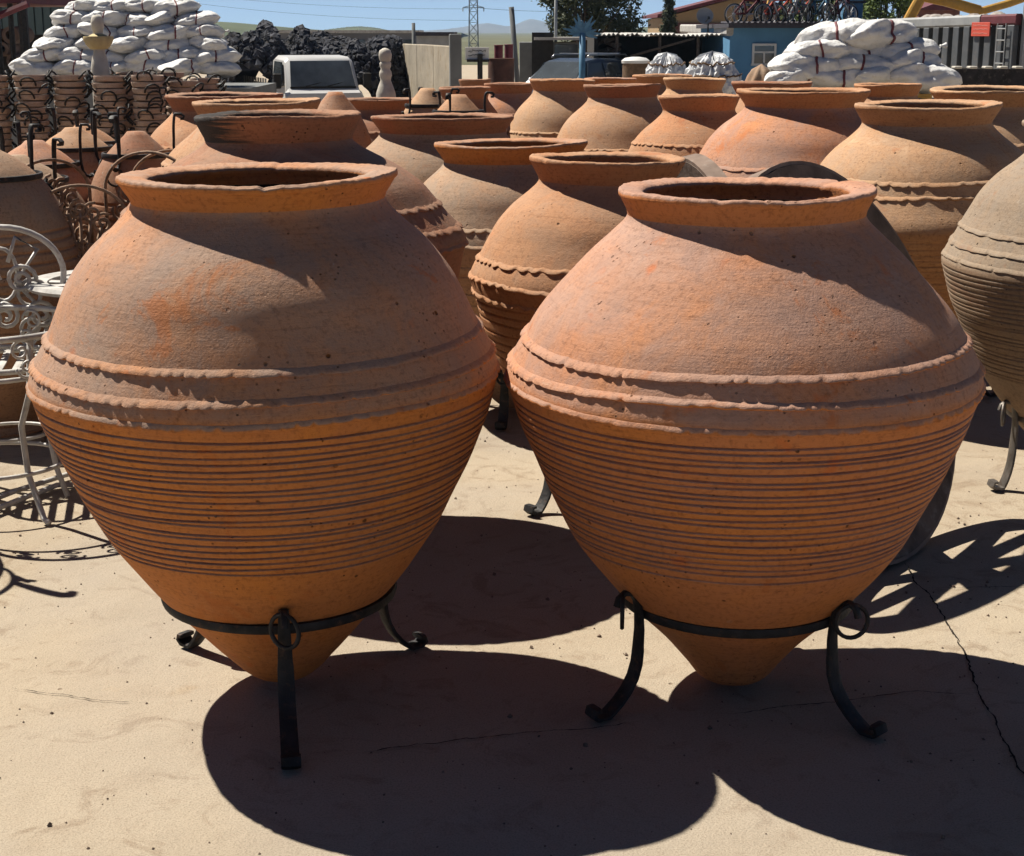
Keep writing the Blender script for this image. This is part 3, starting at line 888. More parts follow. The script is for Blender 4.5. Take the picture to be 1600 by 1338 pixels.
# scroll-back chair
def scroll_chair(name, label, loc, rz, mat, seat_z, back_h, w_=.40, peacock=False, group=None):
    t = thing(name, label, 'chair', loc, rz, group)
    hw = w_ / 2
    m = MB()
    m.tube([Vector((hw * math.cos(q), hw * .95 * math.sin(q), seat_z)) for q in np.linspace(0, 2 * PI, 32, endpoint=False)], .010, 6, True)
    m.build('seat_hoop', mat, t, True)
    for k in range(7):
        x = -hw * .8 + k * hw * 1.6 / 6
        yy = .93 * math.sqrt(max(.0001, hw * hw - x * x))
        m = MB(); m.tube([Vector((x, -yy, seat_z)), Vector((x, 0, seat_z - .006)), Vector((x, yy, seat_z))], [(.012, .004)] * 3, 6, flat=X); m.build('seat_slat', mat, t)
    for sx in (-1, 1):
        for sy in (-1, 1):
            m = MB()
            m.tube([Vector((sx * hw * .75, sy * hw * .65, seat_z)), Vector((sx * hw * .68, sy * hw * .6, seat_z * .6)), Vector((sx * hw * .78, sy * hw * .7, seat_z * .25)), Vector((sx * hw * .95, sy * hw * .9, .012))], .010, 6)
            m.build('leg', mat, t, True)
    m = MB(); m.tube([Vector((hw * .7 * math.cos(q), hw * .62 * math.sin(q), seat_z * .45)) for q in np.linspace(0, 2 * PI, 28, endpoint=False)], .006, 5, True); m.build('stretcher_hoop', mat, t, True)
    yb = hw * .8
    zb, ztp = seat_z, seat_z + back_h
    m = MB()
    top = arc((0, yb + .05, ztp - hw * .8), X * hw, Zv * hw * .8, PI, 0, 18)
    m.tube([Vector((-hw * .85, yb, zb))] + top + [Vector((hw * .85, yb, zb))], .007 if peacock else .011, 6)
    m.build('back_frame', mat, t, True)
    cy = yb + .035
    if peacock:
        fan = [Vector((0, cy, zb + .06))]
        for k in range(9):
            a = PI * (.06 + .88 * k / 8)
            e = Vector((math.cos(a) * hw * .72, cy, zb + back_h * .28 + math.sin(a) * back_h * .52))
            m = MB()
            m.tube([Vector((0, cy, zb + .05)), Vector((e.x * .4, cy, zb + (e.z - zb) * .55)), e], .0075, 5)
            m.tube(spiral(e, X, Zv, .042, 1.6, 18, a), .0065, 5)
            m.tube(spiral(e * .55 + Vector((0, cy * .45, (zb + .06) * .45)), X, Zv, .030, 1.4, 14, a + 2), .006, 5)
            m.build('back_scroll', mat, t, True)
    else:
        for sx in (-1, 1):
            m = MB()
            m.tube([Vector((sx * .02, cy, zb + .02)), Vector((sx * hw * .75, cy, zb + back_h * .25)), Vector((sx * hw * .2, cy, zb + back_h * .55)), Vector((sx * hw * .6, cy, zb + back_h * .82)), Vector((sx * hw * .25, cy, zb + back_h * .92)), Vector((sx * .02, cy, zb + back_h * .72))], .008, 6)
            m.tube(spiral((sx * hw * .45, cy, zb + back_h * .45), X * sx, Zv, .06, 1.6), .007, 5)
            m.tube(spiral((sx * hw * .42, cy, zb + back_h * .18), X * sx, -Zv, .05, 1.6), .007, 5)
            m.build('back_scroll', mat, t, True)
        for k in range(5):
            m = MB(); m.tube(spiral((-hw * .6 + k * hw * .3, cy - .01, zb + back_h * (.28 + .3 * (k % 2))), X * (1 if k % 2 else -1), Zv, .052, 1.8), .008, 5); m.build('back_scroll', mat, t, True)
        m = MB(); m.tube(arc((0, cy, zb + back_h * .62), X * .05, Zv * .09, 0, 2 * PI, 20), .007, 5); m.build('back_medallion', mat, t, True)
    return t
scroll_chair('garden_chair', 'white scrolled metal garden chair at the left edge behind the hoop frame', (-1.69, 5.10, 0), R(12), M_whitemetal, .44, .42)
m = MB()
a0, a1 = at_ground(-60, 800, .02), at_ground(104, 742, .02)
m.tube([a0, a0.lerp(a1, .5) + Vector((0, .01, .004)), a1, a1 + Vector((.04, .03, 0))], .009, 7)
tag(m.build('metal_rod', M_whitemetal, None, True), 'upper of two white metal rods lying on the concrete at left', 'rod', 'white rods on the ground')
m = MB()
a0, a1 = at_ground(-60, 818, .02), at_ground(90, 758, .02)
m.tube([a0, a0.lerp(a1, .6) + Vector((0, -.006, .003)), a1, a1 + Vector((.05, .004, 0))], .009, 7)
tag(m.build('metal_rod', M_whitemetal, None, True), 'lower of two white metal rods lying on the concrete at left', 'rod', 'white rods on the ground')
scroll_chair('iron_chair', 'rusty iron chair with fan-shaped scroll back beside the front left jar', (-1.52, 6.2, 0), R(-14), M_rust, .50, .53, .40, True, 'rusty iron chairs')
scroll_chair('iron_chair', 'rusty iron chair with lower fan back left of the other rusty chair', (-1.62, 5.86, 0), R(12), M_rust, .47, .46, .36, True, 'rusty iron chairs')
scroll_chair('iron_chair', 'rusty iron chair lowest in front, its scroll back just over the white table', (-1.42, 5.95, 0), R(-30), M_rust, .46, .42, .32, True, 'rusty iron chairs')

scroll_chair('iron_chair', 'rusty iron chair rearmost of the tangle, under the reddish upside-down jar', (-1.36, 6.45, 0), R(20), M_rust, .52, .50, .34, True, 'rusty iron chairs')
scroll_chair('iron_chair', 'rusty iron chair with its back turned left, leaning into the tangle', (-1.75, 6.25, 0), R(40), M_rust, .50, .50, .34, True, 'rusty iron chairs')

# ------------------------------------------------------------------ stacks of clay trays with iron handles
def tray_meshes():
    m = MB()
    m.lathe([(.0, 0), (.085, 0), (.104, .006), (.112, .032), (.110, .040), (.102, .040), (.096, .012), (.0, .010)], 22)
    b = m.mesh('tray_body', True, 35)
    h = MB()
    h.tube([Vector((.106, -.048, .016)), Vector((.126, -.050, .034)), Vector((.143, -.038, .058)), Vector((.152, -.014, .070)), Vector((.152, .014, .070)), Vector((.143, .038, .058)), Vector((.126, .050, .034)), Vector((.106, .048, .016))], .0068, 5)
    hm = h.mesh('handle', True)
    b.materials.append(CL['tray']); hm.materials.append(M_iron)
    return b, hm
TB, TH_ = tray_meshes()
STK = [(-14, 118, 11.0), (47, 117, 11.0), (108, 117, 11.1), (170, 118, 11.0), (231, 117, 11.0), (284, 126, 11.2), (204, 112, 11.7), (262, 113, 11.8), (320, 122, 12.0)]
SN = ['the stack cut by the left edge', 'the second stack from the left', 'the stack below the stone figure', 'the fourth stack from the left', 'the fifth stack from the left', 'the front stack beside the orange jar', 'the rear stack left of the fifth', 'the rear stack above the orange jar', 'the rearmost low stack']
for si, (u, v, D) in enumerate(STK):
    c = at(u, v, D)
    nL = min(28, int(c.z / .0425))
    pitch = c.z / nL
    for k in range(nL):
        j = random.Random(si * 100 + k)
        o = thing('clay_tray', '%s clay tray from the top in %s' % (ORD[nL - 1 - k], SN[si]), 'clay tray', (c.x + j.uniform(-.008, .008), D + j.uniform(-.008, .008), k * pitch), 0, 'stacked clay trays with iron handles')
        o.rotation_euler = (R(j.uniform(-1.2, 1.2)), R(j.uniform(-1.2, 1.2)), j.choice([.25, -.3, PI / 2.4, PI / 2, -PI / 2.6]) + j.gauss(0, .25))
        obj('tray_body', TB, None, o)
        for q in (0, PI):
            h = obj('handle', TH_, None, o)
            h.rotation_euler = (0, 0, q)

# ------------------------------------------------------------------ cast stone pieces
p = at(86, 116, 10.4)
c = at(86, 28, 10.4)
t = thing('stone_figure', 'white and yellow cast stone garden figure standing over the tray stacks', 'statue', (p.x, 11.55, 0))
k = 11.55 / 10.4
def zpx(v, D): return at(0, v, D).z
D_ = 11.55
Zp = lambda v: zpx(v, D_)
px = D_ / FPX
m = MB(); m.lathe([(.0, 0), (15 * px, 0), (15 * px, .3), (13 * px, .34), (13.5 * px, Zp(114)), (14 * px, Zp(108)), (12 * px, Zp(95)), (9 * px, Zp(82)), (9 * px, Zp(77)), (0, Zp(77))], 20); m.build('pedestal', M_stone, t, True, 50)
m = MB(); m.lathe([(0, Zp(78)), (13 * px, Zp(77)), (19 * px, Zp(70)), (23 * px, Zp(61)), (22 * px, Zp(57)), (15 * px, Zp(57)), (8 * px, Zp(53)), (0, Zp(53))], 24); m.build('bowl', M_stone_y, t, True, 50)
m = MB(); m.lathe([(0, Zp(55)), (7 * px, Zp(54)), (7.5 * px, Zp(49)), (9.5 * px, Zp(43)), (10 * px, Zp(35)), (8.5 * px, Zp(28)), (5 * px, Zp(24)), (0, Zp(23))], 20); m.build('finial', M_stone, t, True, 50)
D_ = 12.6; px = D_ / FPX
p = at(603, 146, D_)
t = thing('stone_baluster', 'white cast stone baluster with ball head right of the white truck', 'statue', (p.x, D_, 0))
m = MB(); m.lathe([(0, 0), (15 * px, 0), (15 * px, Zp(147)), (14 * px, Zp(143)), (11 * px, Zp(134)), (8 * px, Zp(126)), (8.5 * px, Zp(122)), (10 * px, Zp(117)), (9 * px, Zp(112)), (7 * px, Zp(108)), (8.5 * px, Zp(104)), (9 * px, Zp(99)), (7 * px, Zp(96)), (0, Zp(96))], 20); m.build('shaft', M_stone, t, True, 50)
m = MB(); m.lathe([(0, Zp(97)), (8 * px, Zp(96)), (9.5 * px, Zp(91)), (10 * px, Zp(85)), (8.5 * px, Zp(79)), (4 * px, Zp(76)), (0, Zp(75))], 20); m.build('ball_head', M_stone, t, True, 50)

# ------------------------------------------------------------------ sacks
def sack_mesh(seed):
    r_ = np.random.default_rng(seed)
    nu, nv = 48, 30
    from mathutils import noise as mnoise
    ph = r_.random(10) * 6.28
    rows = []
    for j in range(nv):
        x = -1 + 2 * j / (nv - 1)
        f = (1 - abs(x) ** 3.2) ** .55 if abs(x) < 1 else 0
        f = max(f, .10)
        row = []
        for i in range(nu):
            q = 2 * PI * i / nu
            cy, cz_ = math.cos(q), math.sin(q)
            yy = math.copysign(abs(cy) ** .75, cy) * f
            zz = math.copysign(abs(cz_) ** .85, cz_) * (f ** 1.15)
            n_ = 1 + .06 * math.sin(3 * q + ph[0] + 2 * x) + .05 * math.sin(5 * q + ph[1] - 4 * x) + .05 * math.sin(2 * q + 5 * x + ph[2]) + .03 * math.sin(9 * q + 7 * x + ph[3])
            qv = Vector((x * 2.6 + seed * 7, cy * 1.5, cz_ * 1.5))
            n_ += .07 * (.5 - abs(mnoise.noise(qv))) + .08 * (.5 - abs(mnoise.noise(qv * 2.6))) + .06 * (.4 - abs(mnoise.noise(qv * 6)))
            tuck = 1 - .10 * math.exp(-((x) / .10) ** 2)
            row.append((x * .5 + .02 * math.sin(2 * q + ph[4]), yy * .30 * n_ * tuck, zz * .19 * n_ * tuck - .02 * x * x))
        rows.append(row)
    V = np.array(rows)
    c0 = V[0].mean(0)[None, None, :].repeat(nu, 1); c1 = V[-1].mean(0)[None, None, :].repeat(nu, 1)
    c0[..., 0] -= .03; c1[..., 0] += .03
    me = grid_mesh('sack_body', np.concatenate([c0, V, c1]))
    me.materials.append(M_sack)
    # strap round the middle
    mid = V[nv // 2]
    s = MB()
    s.tube([Vector(p) * 1.0 + Vector((0, p[1], p[2])) * .02 for p in mid], [(.016, .008)] * nu, 6, True, flat=X)
    sm = s.mesh('strap', True)
    sm.materials.append(M_strap)
    # knotted ear
    e = MB()
    e.lathe([(0, 0), (.028, .0), (.02, .02), (.035, .06), (.05, .085), (.03, .08), (0, .05)], 9, (.53, 0, .0), Matrix.Rotation(PI / 2, 3, 'Y'))
    em = e.mesh('tied_end', True)
    em.materials.append(M_sack)
    return me, sm, em
SACKS = [sack_mesh(s) for s in range(6)]
def sack(label, loc, size, rot, k, strap, group, squash=1.0):
    o = thing('white_sack', label, 'sack', loc, 0, group)
    o.rotation_euler = rot
    o.scale = (size, size, size * squash)
    b, s, e = SACKS[k % 6]
    obj('sack_body', b, None, o)
    if strap: obj('strap', s, None, o)
    if k % 3 == 0: obj('tied_end', e, None, o)
    return o
def pile(rows, D, size, group, where, platform_name, step_back, seed, squash):
    """rows from bottom to top: (v, u0, u1, count)"""
    rr = random.Random(seed)
    nr = len(rows)
    for j, (v, u0, u1, cnt) in enumerate(rows):
        for lay in range(2):
            n_ = cnt if lay == 0 else max(1, cnt - 1)
            for i in range(n_):
                f = (i + .5) / n_
                u = u0 + (u1 - u0) * f + rr.uniform(-4, 4)
                Dl = D + j * step_back + lay * size * .75 + rr.uniform(-.06, .06)
                p = at(u, v + rr.uniform(-1.5, 1.5), Dl)
                rowname = 'bottom row' if j == 0 else ('top row' if j == nr - 1 else ORD[j] + ' row from the bottom')
                lab = '%s %swhite sack from the left, %s of %s' % (ORD[i], 'rear ' if lay else '', rowname, where)
                sack(lab, p, size * rr.uniform(.9, 1.15), (R(rr.uniform(-14, 14)), R(rr.uniform(-10, 10)), rr.choice([0, 0, .3, -.4, .9, PI]) + rr.uniform(-.25, .25)), rr.randrange(60), rr.random() < .75, group, squash * rr.uniform(.92, 1.15))
pile([(106, 28, 372, 6), (88, 42, 364, 6), (69, 60, 352, 5), (50, 78, 346, 5), (31, 92, 334, 5), (13, 108, 298, 4)], 25.0, .72, 'white sacks in the left pile', 'the left pile', None, .10, 5, .80)
p0, p1 = at(10, 117, 24.6), at(392, 117, 24.6)
m = MB(); m.box(((p0.x + p1.x) / 2, 25.9, (p0.z + gz(26)) / 2 - .1), (p1.x - p0.x, 2.6, p0.z - gz(26) - .2))
tag(m.build('loading_platform', M_greycon), 'grey concrete loading platform under the left sack pile', 'platform', kind='structure')
pile([(124, 1212, 1470, 4), (102, 1228, 1458, 3), (80, 1248, 1440, 3), (58, 1276, 1404, 2)], 16.5, .80, 'white sacks in the right pile', 'the right pile', None, .05, 12, .82)
p0, p1 = at(1205, 140, 16.3), at(1470, 140, 16.3)
m = MB(); m.box(((p0.x + p1.x) / 2, 17.1, (p0.z - .12 + gz(17)) / 2), (p1.x - p0.x, 1.7, p0.z - .12 - gz(17)))
tag(m.build('loading_platform', M_greycon), 'grey concrete platform under the right sack pile', 'platform', kind='structure')

# ------------------------------------------------------------------ dark heaps
def heap(label, u0, u1, vtop, D, seed, skew=.5):
    rr = random.Random(seed)
    a, b = at(u0, vtop, D), at(u1, vtop, D)
    base = gz(D)
    cx, hx = (a.x + b.x) / 2, (b.x - a.x) / 2
    h = a.z - base
    m = MB()
    ico = [(0, 0, 1), (.9, 0, .3), (.28, .85, .3), (-.72, .53, .3), (-.72, -.53, .3), (.28, -.85, .3), (0, 0, -.8)]
    icf = [(0, 1, 2), (0, 2, 3), (0, 3, 4), (0, 4, 5), (0, 5, 1), (6, 2, 1), (6, 3, 2), (6, 4, 3), (6, 5, 4), (6, 1, 5)]
    def hh(x, y):
        d = math.sqrt((x * .80) ** 2 + (y * .7) ** 2)
        return h * max(0, 1 - d ** 5) * (1 - .07 + .07 * math.sin(4.3 * x + 2 * seed) + .04 * math.sin(9 * x + seed + 3 * y) + .03 * math.sin(17 * x + 5 * y))
    n_ = 26
    rows = []
    for j in range(n_):
        rows.append([(cx + hx * 1.25 * (-1 + 2 * i / (n_ - 1)), D + hx * 1.1 * (-1 + 2 * j / (n_ - 1)), base - .05 + max(0, hh(1.25 * (-1 + 2 * i / (n_ - 1)), -1.1 + 2.2 * j / (n_ - 1)) * .97)) for i in range(n_)])
    Vv = np.array(rows).reshape(-1, 3)
    m.add(Vv.tolist(), [(j * n_ + i, j * n_ + i + 1, (j + 1) * n_ + i + 1, (j + 1) * n_ + i) for j in range(n_ - 1) for i in range(n_ - 1)])
    for _ in range(5200):
        x, y = rr.uniform(-1.1, 1.1), rr.uniform(-1.1, .5)
        z = hh(x, y)
        if z < .02: continue
        s = rr.uniform(.03, .07) if rr.random() < .8 else rr.uniform(.07, .15)
        M3 = Matrix.Rotation(rr.random() * 6, 3, 'Z') @ Matrix.Rotation(rr.random() * 6, 3, 'X')
        c_ = Vector((cx + x * hx, D + y * hx, base + z))
        m.add([M3 @ Vector((q[0] * s * rr.uniform(.7, 1.4), q[1] * s, q[2] * s)) + c_ for q in ico], icf)
    return tag(m.build('dark_heap', M_coal), label, 'heap', kind='stuff')
heap('blue-black heap of loose lumps between the sacks and the white truck', 325, 500, 50, 39, 1)
heap('larger blue-black heap of loose lumps behind the white truck cab', 425, 645, 51, 40, 2)

# ------------------------------------------------------------------ concrete wall, far shed, board sign, drums
wA, wB = at(612, 74, 42), at(712, 72, 33)
d = Vector((wB.x - wA.x, wB.y - wA.y, 0)); L = d.length; d.normalize()
t = thing('concrete_wall', 'pale stained concrete yard wall with grey end post right of the dark heap', 'wall', (wA.x, wA.y, gz(38)))
t.rotation_euler = (0, 0, math.atan2(d.y, d.x))
hh_ = wB.z - gz(38)
npn = 4
for k in range(npn):
    m = MB(); m.box(((k + .5) * L / npn, 0, hh_ / 2), (L / npn - .03, .16, hh_ - .01 * (k % 2)), bev=.015); m.build('wall_panel', M_concrete, t)
m = MB(); m.box((L + .06, -.02, hh_ / 2 + .12), (.14, .24, hh_ + .24), bev=.02); m.build('end_post', M_greycon, t)
t = thing('long_shed', 'long low shed with white roof edge behind the dark heap', 'shed', (0, 0, 0))
a, b = at(425, 52, 90), at(650, 52, 90)
m = MB(); m.box(((a.x + b.x) / 2, 92, (a.z - 1.3) / 2), (b.x - a.x, 4, a.z + 1.3)); m.build('wall', M_lowroof, t)
m = MB(); m.prism([(a.x - .2, a.z + .004), (b.x + .2, a.z + .004), (b.x + .2, a.z + .16), (a.x - .2, a.z + .16)], 89.6, 94.3); m.build('roof', M_sheet, t)
for k in range(9):
    x = a.x + (k + .5) * (b.x - a.x) / 9
    m = MB(); m.box((x, 89.97, a.z - .55), (.5, .06, .4)); m.build('window', M_glass, t)
t = thing('low_shed', 'dark roofed low shed end above the concrete wall', 'shed', (0, 0, 0))
a, b = at(651, 54, 70), at(706, 56, 70)
m = MB(); m.box(((a.x + b.x) / 2, 72, (a.z - 1.35) / 2), (b.x - a.x, 4, a.z + 1.25)); m.build('wall', M_greylight, t)
m = MB(); m.box(((a.x + b.x) / 2, 71.9, a.z + .02), (b.x - a.x + .2, 4.4, .16)); m.build('roof', M_roofdark, t)
def pole(name, label, pts, r, mat, cat='pole'):
    m = MB(); m.tube(pts, r, 8)
    return tag(m.build(name, mat, None, True), label, cat)
p = at(646, 36, 60); pole('post', 'dark post standing by the end of the long shed', [(p.x, 60, -1.35), p], .07, M_greycon)
a, b = at(799, 11, 40), at(808, 125, 40); pole('leaning_pole', 'leaning grey pole beside the red drums', [(b.x + .05, 40, -1.2), b, a], .07, M_greycon)
p = at(869, -60, 58); pole('utility_pole', 'thin pale pole in front of the big dark tree', [(p.x, 58, -1.35), p], .06, M_greylight)
p = at(984, 8, 80); pole('utility_pole', 'far pole with short crossarm right of the big tree', [(p.x, 80, -1.35), p], .08, M_greycon)
# board sign
t = thing('board_sign', 'white board sign with dark handwriting on a black post', 'sign', (0, 0, 0))
a, b = at(727, 74, 26), at(764, 94, 26)
m = MB(); m.box(((a.x + b.x) / 2, 26, (a.z + b.z) / 2), (b.x - a.x, .03, a.z - b.z), bev=.004); brd = m.build('board', M_plaster, t)
rr = random.Random(3)
for row in range(2):
    m = MB()
    z0 = a.z - (.30 + .36 * row) * (a.z - b.z)
    x = a.x + .05
    pts = []
    while x < b.x - .05:
        pts.append(Vector((x, 25.981, z0 + rr.uniform(-.022, .022))))
        x += rr.uniform(.008, .02)
    m.tube(pts, [(.003, .006)] * len(pts), 5, flat=Y)
    m.build('lettering', M_ink, brd)
m = MB(); c = at(750, 84, 26); m.tube([(c.x, 25.95, gz(26)), (c.x, 25.95, c.z)], .045, 8); m.build('post', M_iron, t)
m = MB(); c2 = at(747, 95, 26); m.box((c2.x, 25.95, c2.z), (.36, .05, .04)); m.build('crossbar', M_iron, t)
# drums
def drum(label, u, vt, vb, wpx, D, mat, base=None):
    a = at(u, vt, D); b_ = at(u, vb, D)
    r = wpx / 2 / FPX * D
    zb = base if base is not None else gz(D)
    h = a.z - zb
    t = thing('steel_drum', label, 'drum', (a.x, D, zb), 0, 'steel drums by the concrete wall')
    m = MB(); m.lathe([(0, 0), (r, 0), (r, h * .31), (r * 1.03, h * .33), (r, h * .35), (r, h * .64), (r * 1.03, h * .66), (r, h * .68), (r, h), (r * .94, h), (r * .93, h - .02), (0, h - .02)], 24); m.build('shell', mat, t, True, 40)
    m = MB(); m.tube([Vector((r * math.cos(q), r * math.sin(q), h)) for q in np.linspace(0, 2 * PI, 24, endpoint=False)], .012, 5, True); m.build('rolled_edge', mat, t, True)
    return a.z
zt = drum('rust-brown open steel drum right of the board sign', 783, 92, 122, 40, 34, M_rustbox)
drum('dark red drum on the left atop the rusty drum line', 779, 71, 91, 13, 36.5, M_red)
drum('dark red drum on the right beside the leaning pole', 795, 70, 91, 13, 36.8, M_red)

# ------------------------------------------------------------------ pylon and wires
D_ = 210
t = thing('power_pylon', 'grey lattice power pylon rising over the plain', 'pylon', (0, 0, 0))
b0, b1 = at(740, 58, D_), at(740, -170, D_)
hw0, hw1 = .62, .30
cor = [(-1, -1), (1, -1), (1, 1), (-1, 1)]
zs_ = np.linspace(-1.35, b1.z, 16)
def cx_(k, z):
    f = (z + 1.35) / (b1.z + 1.35)
    h = hw0 + (hw1 - hw0) * f
    return Vector((b0.x + cor[k][0] * h, D_ + cor[k][1] * h, z))
for k in range(4):
    m = MB(); m.tube([cx_(k, zs_[0]), cx_(k, zs_[-1])], .075, 5); m.build('leg', M_greylight, t)
for i in range(15):
    m = MB()
    for k in range(4):
        m.tube([cx_(k, zs_[i]), cx_((k + 1) % 4, zs_[i + 1])], .045, 4)
        m.tube([cx_((k + 1) % 4, zs_[i]), cx_(k, zs_[i + 1])], .045, 4)
        m.tube([cx_(k, zs_[i]), cx_((k + 1) % 4, zs_[i])], .045, 4)
    m.build('bracing', M_greylight, t)
arms = []
for v, hl in ((12, 1.35), (-25, 1.6), (-60, 1.3)):
    z = at(740, v, D_).z
    m = MB()
    m.tube([(b0.x - hl, D_, z), (b0.x, D_, z + .35), (b0.x + hl, D_, z)], .06, 4)
    m.tube([(b0.x - hl, D_, z), (b0.x + hl, D_, z)], .06, 4)
    m.build('crossarm', M_greylight, t)
    for sx in (-1, 1):
        m = MB(); m.tube([(b0.x + sx * hl, D_, z), (b0.x + sx * hl, D_, z - .5)], .07, 5); m.build('insulator', M_stone, t)
def wire(label, pts):
    m = MB(); m.tube(pts, .02, 4)
    tag(m.build('power_line', M_greycon), label, 'cable', 'power lines across the sky')
def cat(u0, v0, u1, v1, sag, D):
    return [at(u0 + (u1 - u0) * f, v0 + (v1 - v0) * f + sag * 4 * f * (1 - f), D) for f in np.linspace(0, 1, 24)]
wire('upper of two thin sagging power lines crossing the sky at left', cat(250, -14, 740, 14, 8, D_ - .7))
wire('lower of two thin sagging power lines crossing the sky at left', cat(280, 2, 740, 32, 8, D_ - .7))
wire('thin power line from the pylon to the far pole', cat(741, 12, 984, 12, 6, 150))

# ------------------------------------------------------------------ vehicles
def car_wheel(parent, c, r, wd, M=None):
    o = bpy.data.objects.new('wheel', None); C.objects.link(o); o.parent = parent; o.location = c
    Mx = Matrix.Rotation(PI / 2, 3, 'Y')
    m = MB(); m.lathe([(r * .6, -wd / 2), (r * .93, -wd / 2), (r, -wd / 3), (r, wd / 3), (r * .93, wd / 2), (r * .6, wd / 2)], 24, (0, 0, 0), Mx, closed=True); m.build('tyre', M_tyre, o, True, 40)
    m = MB(); m.lathe([(0, -wd / 2.6), (r * .3, -wd / 2.2), (r * .6, -wd / 2.6), (r * .6, wd / 2.6), (r * .3, wd / 2.2), (0, wd / 2.6)], 16, (0, 0, 0), Mx); m.build('rim', M_chrome, o, True, 40)
def loft(sections, name, mat, parent, smooth=True, angle=30):
    """sections: list of (y, [(x, z)...]) rings of equal length."""
    m = MB()
    n_ = len(sections[0][1])
    vs = [(x, y, z) for y, ring in sections for x, z in ring]
    fs = [(i * n_ + k, i * n_ + (k + 1) % n_, (i + 1) * n_ + (k + 1) % n_, (i + 1) * n_ + k) for i in range(len(sections) - 1) for k in range(n_)]
    fs += [tuple(range(n_ - 1, -1, -1)), tuple(range((len(sections) - 1) * n_, len(sections) * n_))]
    m.add(vs, fs)
    return m.build(name, mat, parent, smooth, angle)
def ring_box(hw, z0, z1, b=.08, tw=None):
    tw = hw if tw is None else tw
    return [(-hw + b, z0), (hw - b, z0), (hw, z0 + b), (tw, z1 - b), (tw - b, z1), (-tw + b, z1), (-tw, z1 - b), (-hw, z0 + b)]
def panel(parent, name, mat, quad, th=.02):
    """A pane from four corners, a little proud of the body."""
    q = [Vector(p) for p in quad]
    n_ = (q[1] - q[0]).cross(q[3] - q[0]).normalized() * th
    m = MB(); m.add(q + [p - n_ for p in q], [(0, 1, 2, 3), (7, 6, 5, 4), (0, 4, 5, 1), (1, 5, 6, 2), (2, 6, 7, 3), (3, 7, 4, 0)])
    return m.build(name, mat, parent)
# white flatbed truck
p = at(504, 110, 36)
t = thing('flatbed_truck', 'white light truck with slatted bed parked facing the camera', 'truck', (p.x, 36, gz(36)), R(20))
hw = .88
loft([(-.30, ring_box(hw - .06, .45, 1.12)), (-.22, ring_box(hw, .42, 1.28)), (-.05, ring_box(hw, .42, 1.37)), (.0, ring_box(hw, .42, 1.40, .08, .84)), (.30, ring_box(hw, .42, 1.98, .07, .78)), (.42, ring_box(hw, .42, 2.06, .08, .78)), (1.35, ring_box(hw, .42, 2.09, .08, .79)), (1.55, ring_box(hw, .42, 2.05, .08, .79))], 'cab', M_carwhite, t, True, 35)
panel(t, 'windscreen', plain('pale_windscreen', (.20, .23, .24), .05, 0, .5, 1.6, .8), [(-.74, -.02, 1.42), (.74, -.02, 1.42), (.68, .275, 1.97), (-.68, .275, 1.97)], -.02)
m = MB(); m.box((0, -.02, 1.395), (1.5, .05, .05)); m.build('cowl', M_tyre, t)
m = MB(); m.box((0, -.335, .66), (.46, .02, .11)); m.build('number_plate', M_plaster, t)
for sx in (-1, 1):
    panel(t, 'side_window', M_glass, [(sx * .872, .25, 1.42), (sx * .872, 1.30, 1.42), (sx * .805, 1.26, 1.96), (sx * .81, .46, 1.95)], .02 * -sx)
    m = MB(); m.box((sx * .60, -.31, .88), (.30, .06, .18), bev=.03); m.build('headlight', M_chrome, t)
    m = MB(); m.box((sx * 1.03, .02, 1.55), (.18, .08, .34), bev=.03); mo = m.build('mirror', M_tyre, t); 
    m = MB(); m.tube([(sx * .86, .14, 1.46), (sx * 1.0, .03, 1.46)], .018, 5); m.build('mirror_arm', M_tyre, t)
    m = MB(); m.tube([(sx * .25 - .15, -.05, 1.43), (sx * .25 + .3, .03, 1.52)], .014, 4); m.build('wiper', M_tyre, t)
    car_wheel(t, (sx * .76, .35, .34), .34, .2)
    car_wheel(t, (sx * .76, 3.4, .34), .34, .2)
m = MB(); m.box((0, -.315, .90), (.8, .04, .16), bev=.015); m.build('grille', M_tyre, t)
m = MB(); m.box((0, -.34, .48), (1.7, .12, .18), bev=.03); m.build('bumper', M_greycon, t)
m = MB(); m.box((0, 3.05, .78), (1.84, 2.8, .10)); m.build('bed_floor', M_wood, t)
for sx in (-1, 1):
    for k in range(4):
        m = MB(); m.box((sx * .92, 3.05, .90 + .17 * k), (.03, 2.8, .10)); m.build('side_slat', M_wood, t)
    for k in range(10):
        m = MB(); m.tube([(sx * .95, 1.72 + k * .295, .80), (sx * .95, 1.72 + k * .295, 1.56)], .022, 5); m.build('side_stake', M_greylight, t)
# dark car with roof rack
p = at(893, 105, 48)
t = thing('parked_car', 'dark blue estate car with roof rack parked behind the rear jars', 'car', (p.x, 46.0, gz(46)), R(-40))
t.scale = (1.15, 1.15, 1.2)
loft([(-1.95, ring_box(.74, .45, .85)), (-1.8, ring_box(.84, .35, 1.02)), (-.9, ring_box(.88, .32, 1.12)), (1.9, ring_box(.88, .32, 1.14)), (2.1, ring_box(.84, .38, 1.05))], 'body', M_cardark, t, True, 40)
loft([(-.95, ring_box(.80, 1.08, 1.12, .01)), (-.30, ring_box(.82, 1.08, 1.62, .06, .64)), (.2, ring_box(.82, 1.08, 1.68, .07, .65)), (1.5, ring_box(.82, 1.08, 1.66, .07, .65)), (1.98, ring_box(.78, 1.08, 1.18, .04, .72))], 'roof', M_cardark, t, True, 40)
panel(t, 'windscreen', M_glass, [(-.72, -.87, 1.17), (.72, -.87, 1.17), (.58, -.36, 1.585), (-.58, -.36, 1.585)], -.02)
panel(t, 'rear_window', M_glass, [(.66, 1.93, 1.28), (-.66, 1.93, 1.28), (-.56, 1.60, 1.58), (.56, 1.60, 1.58)], -.02)
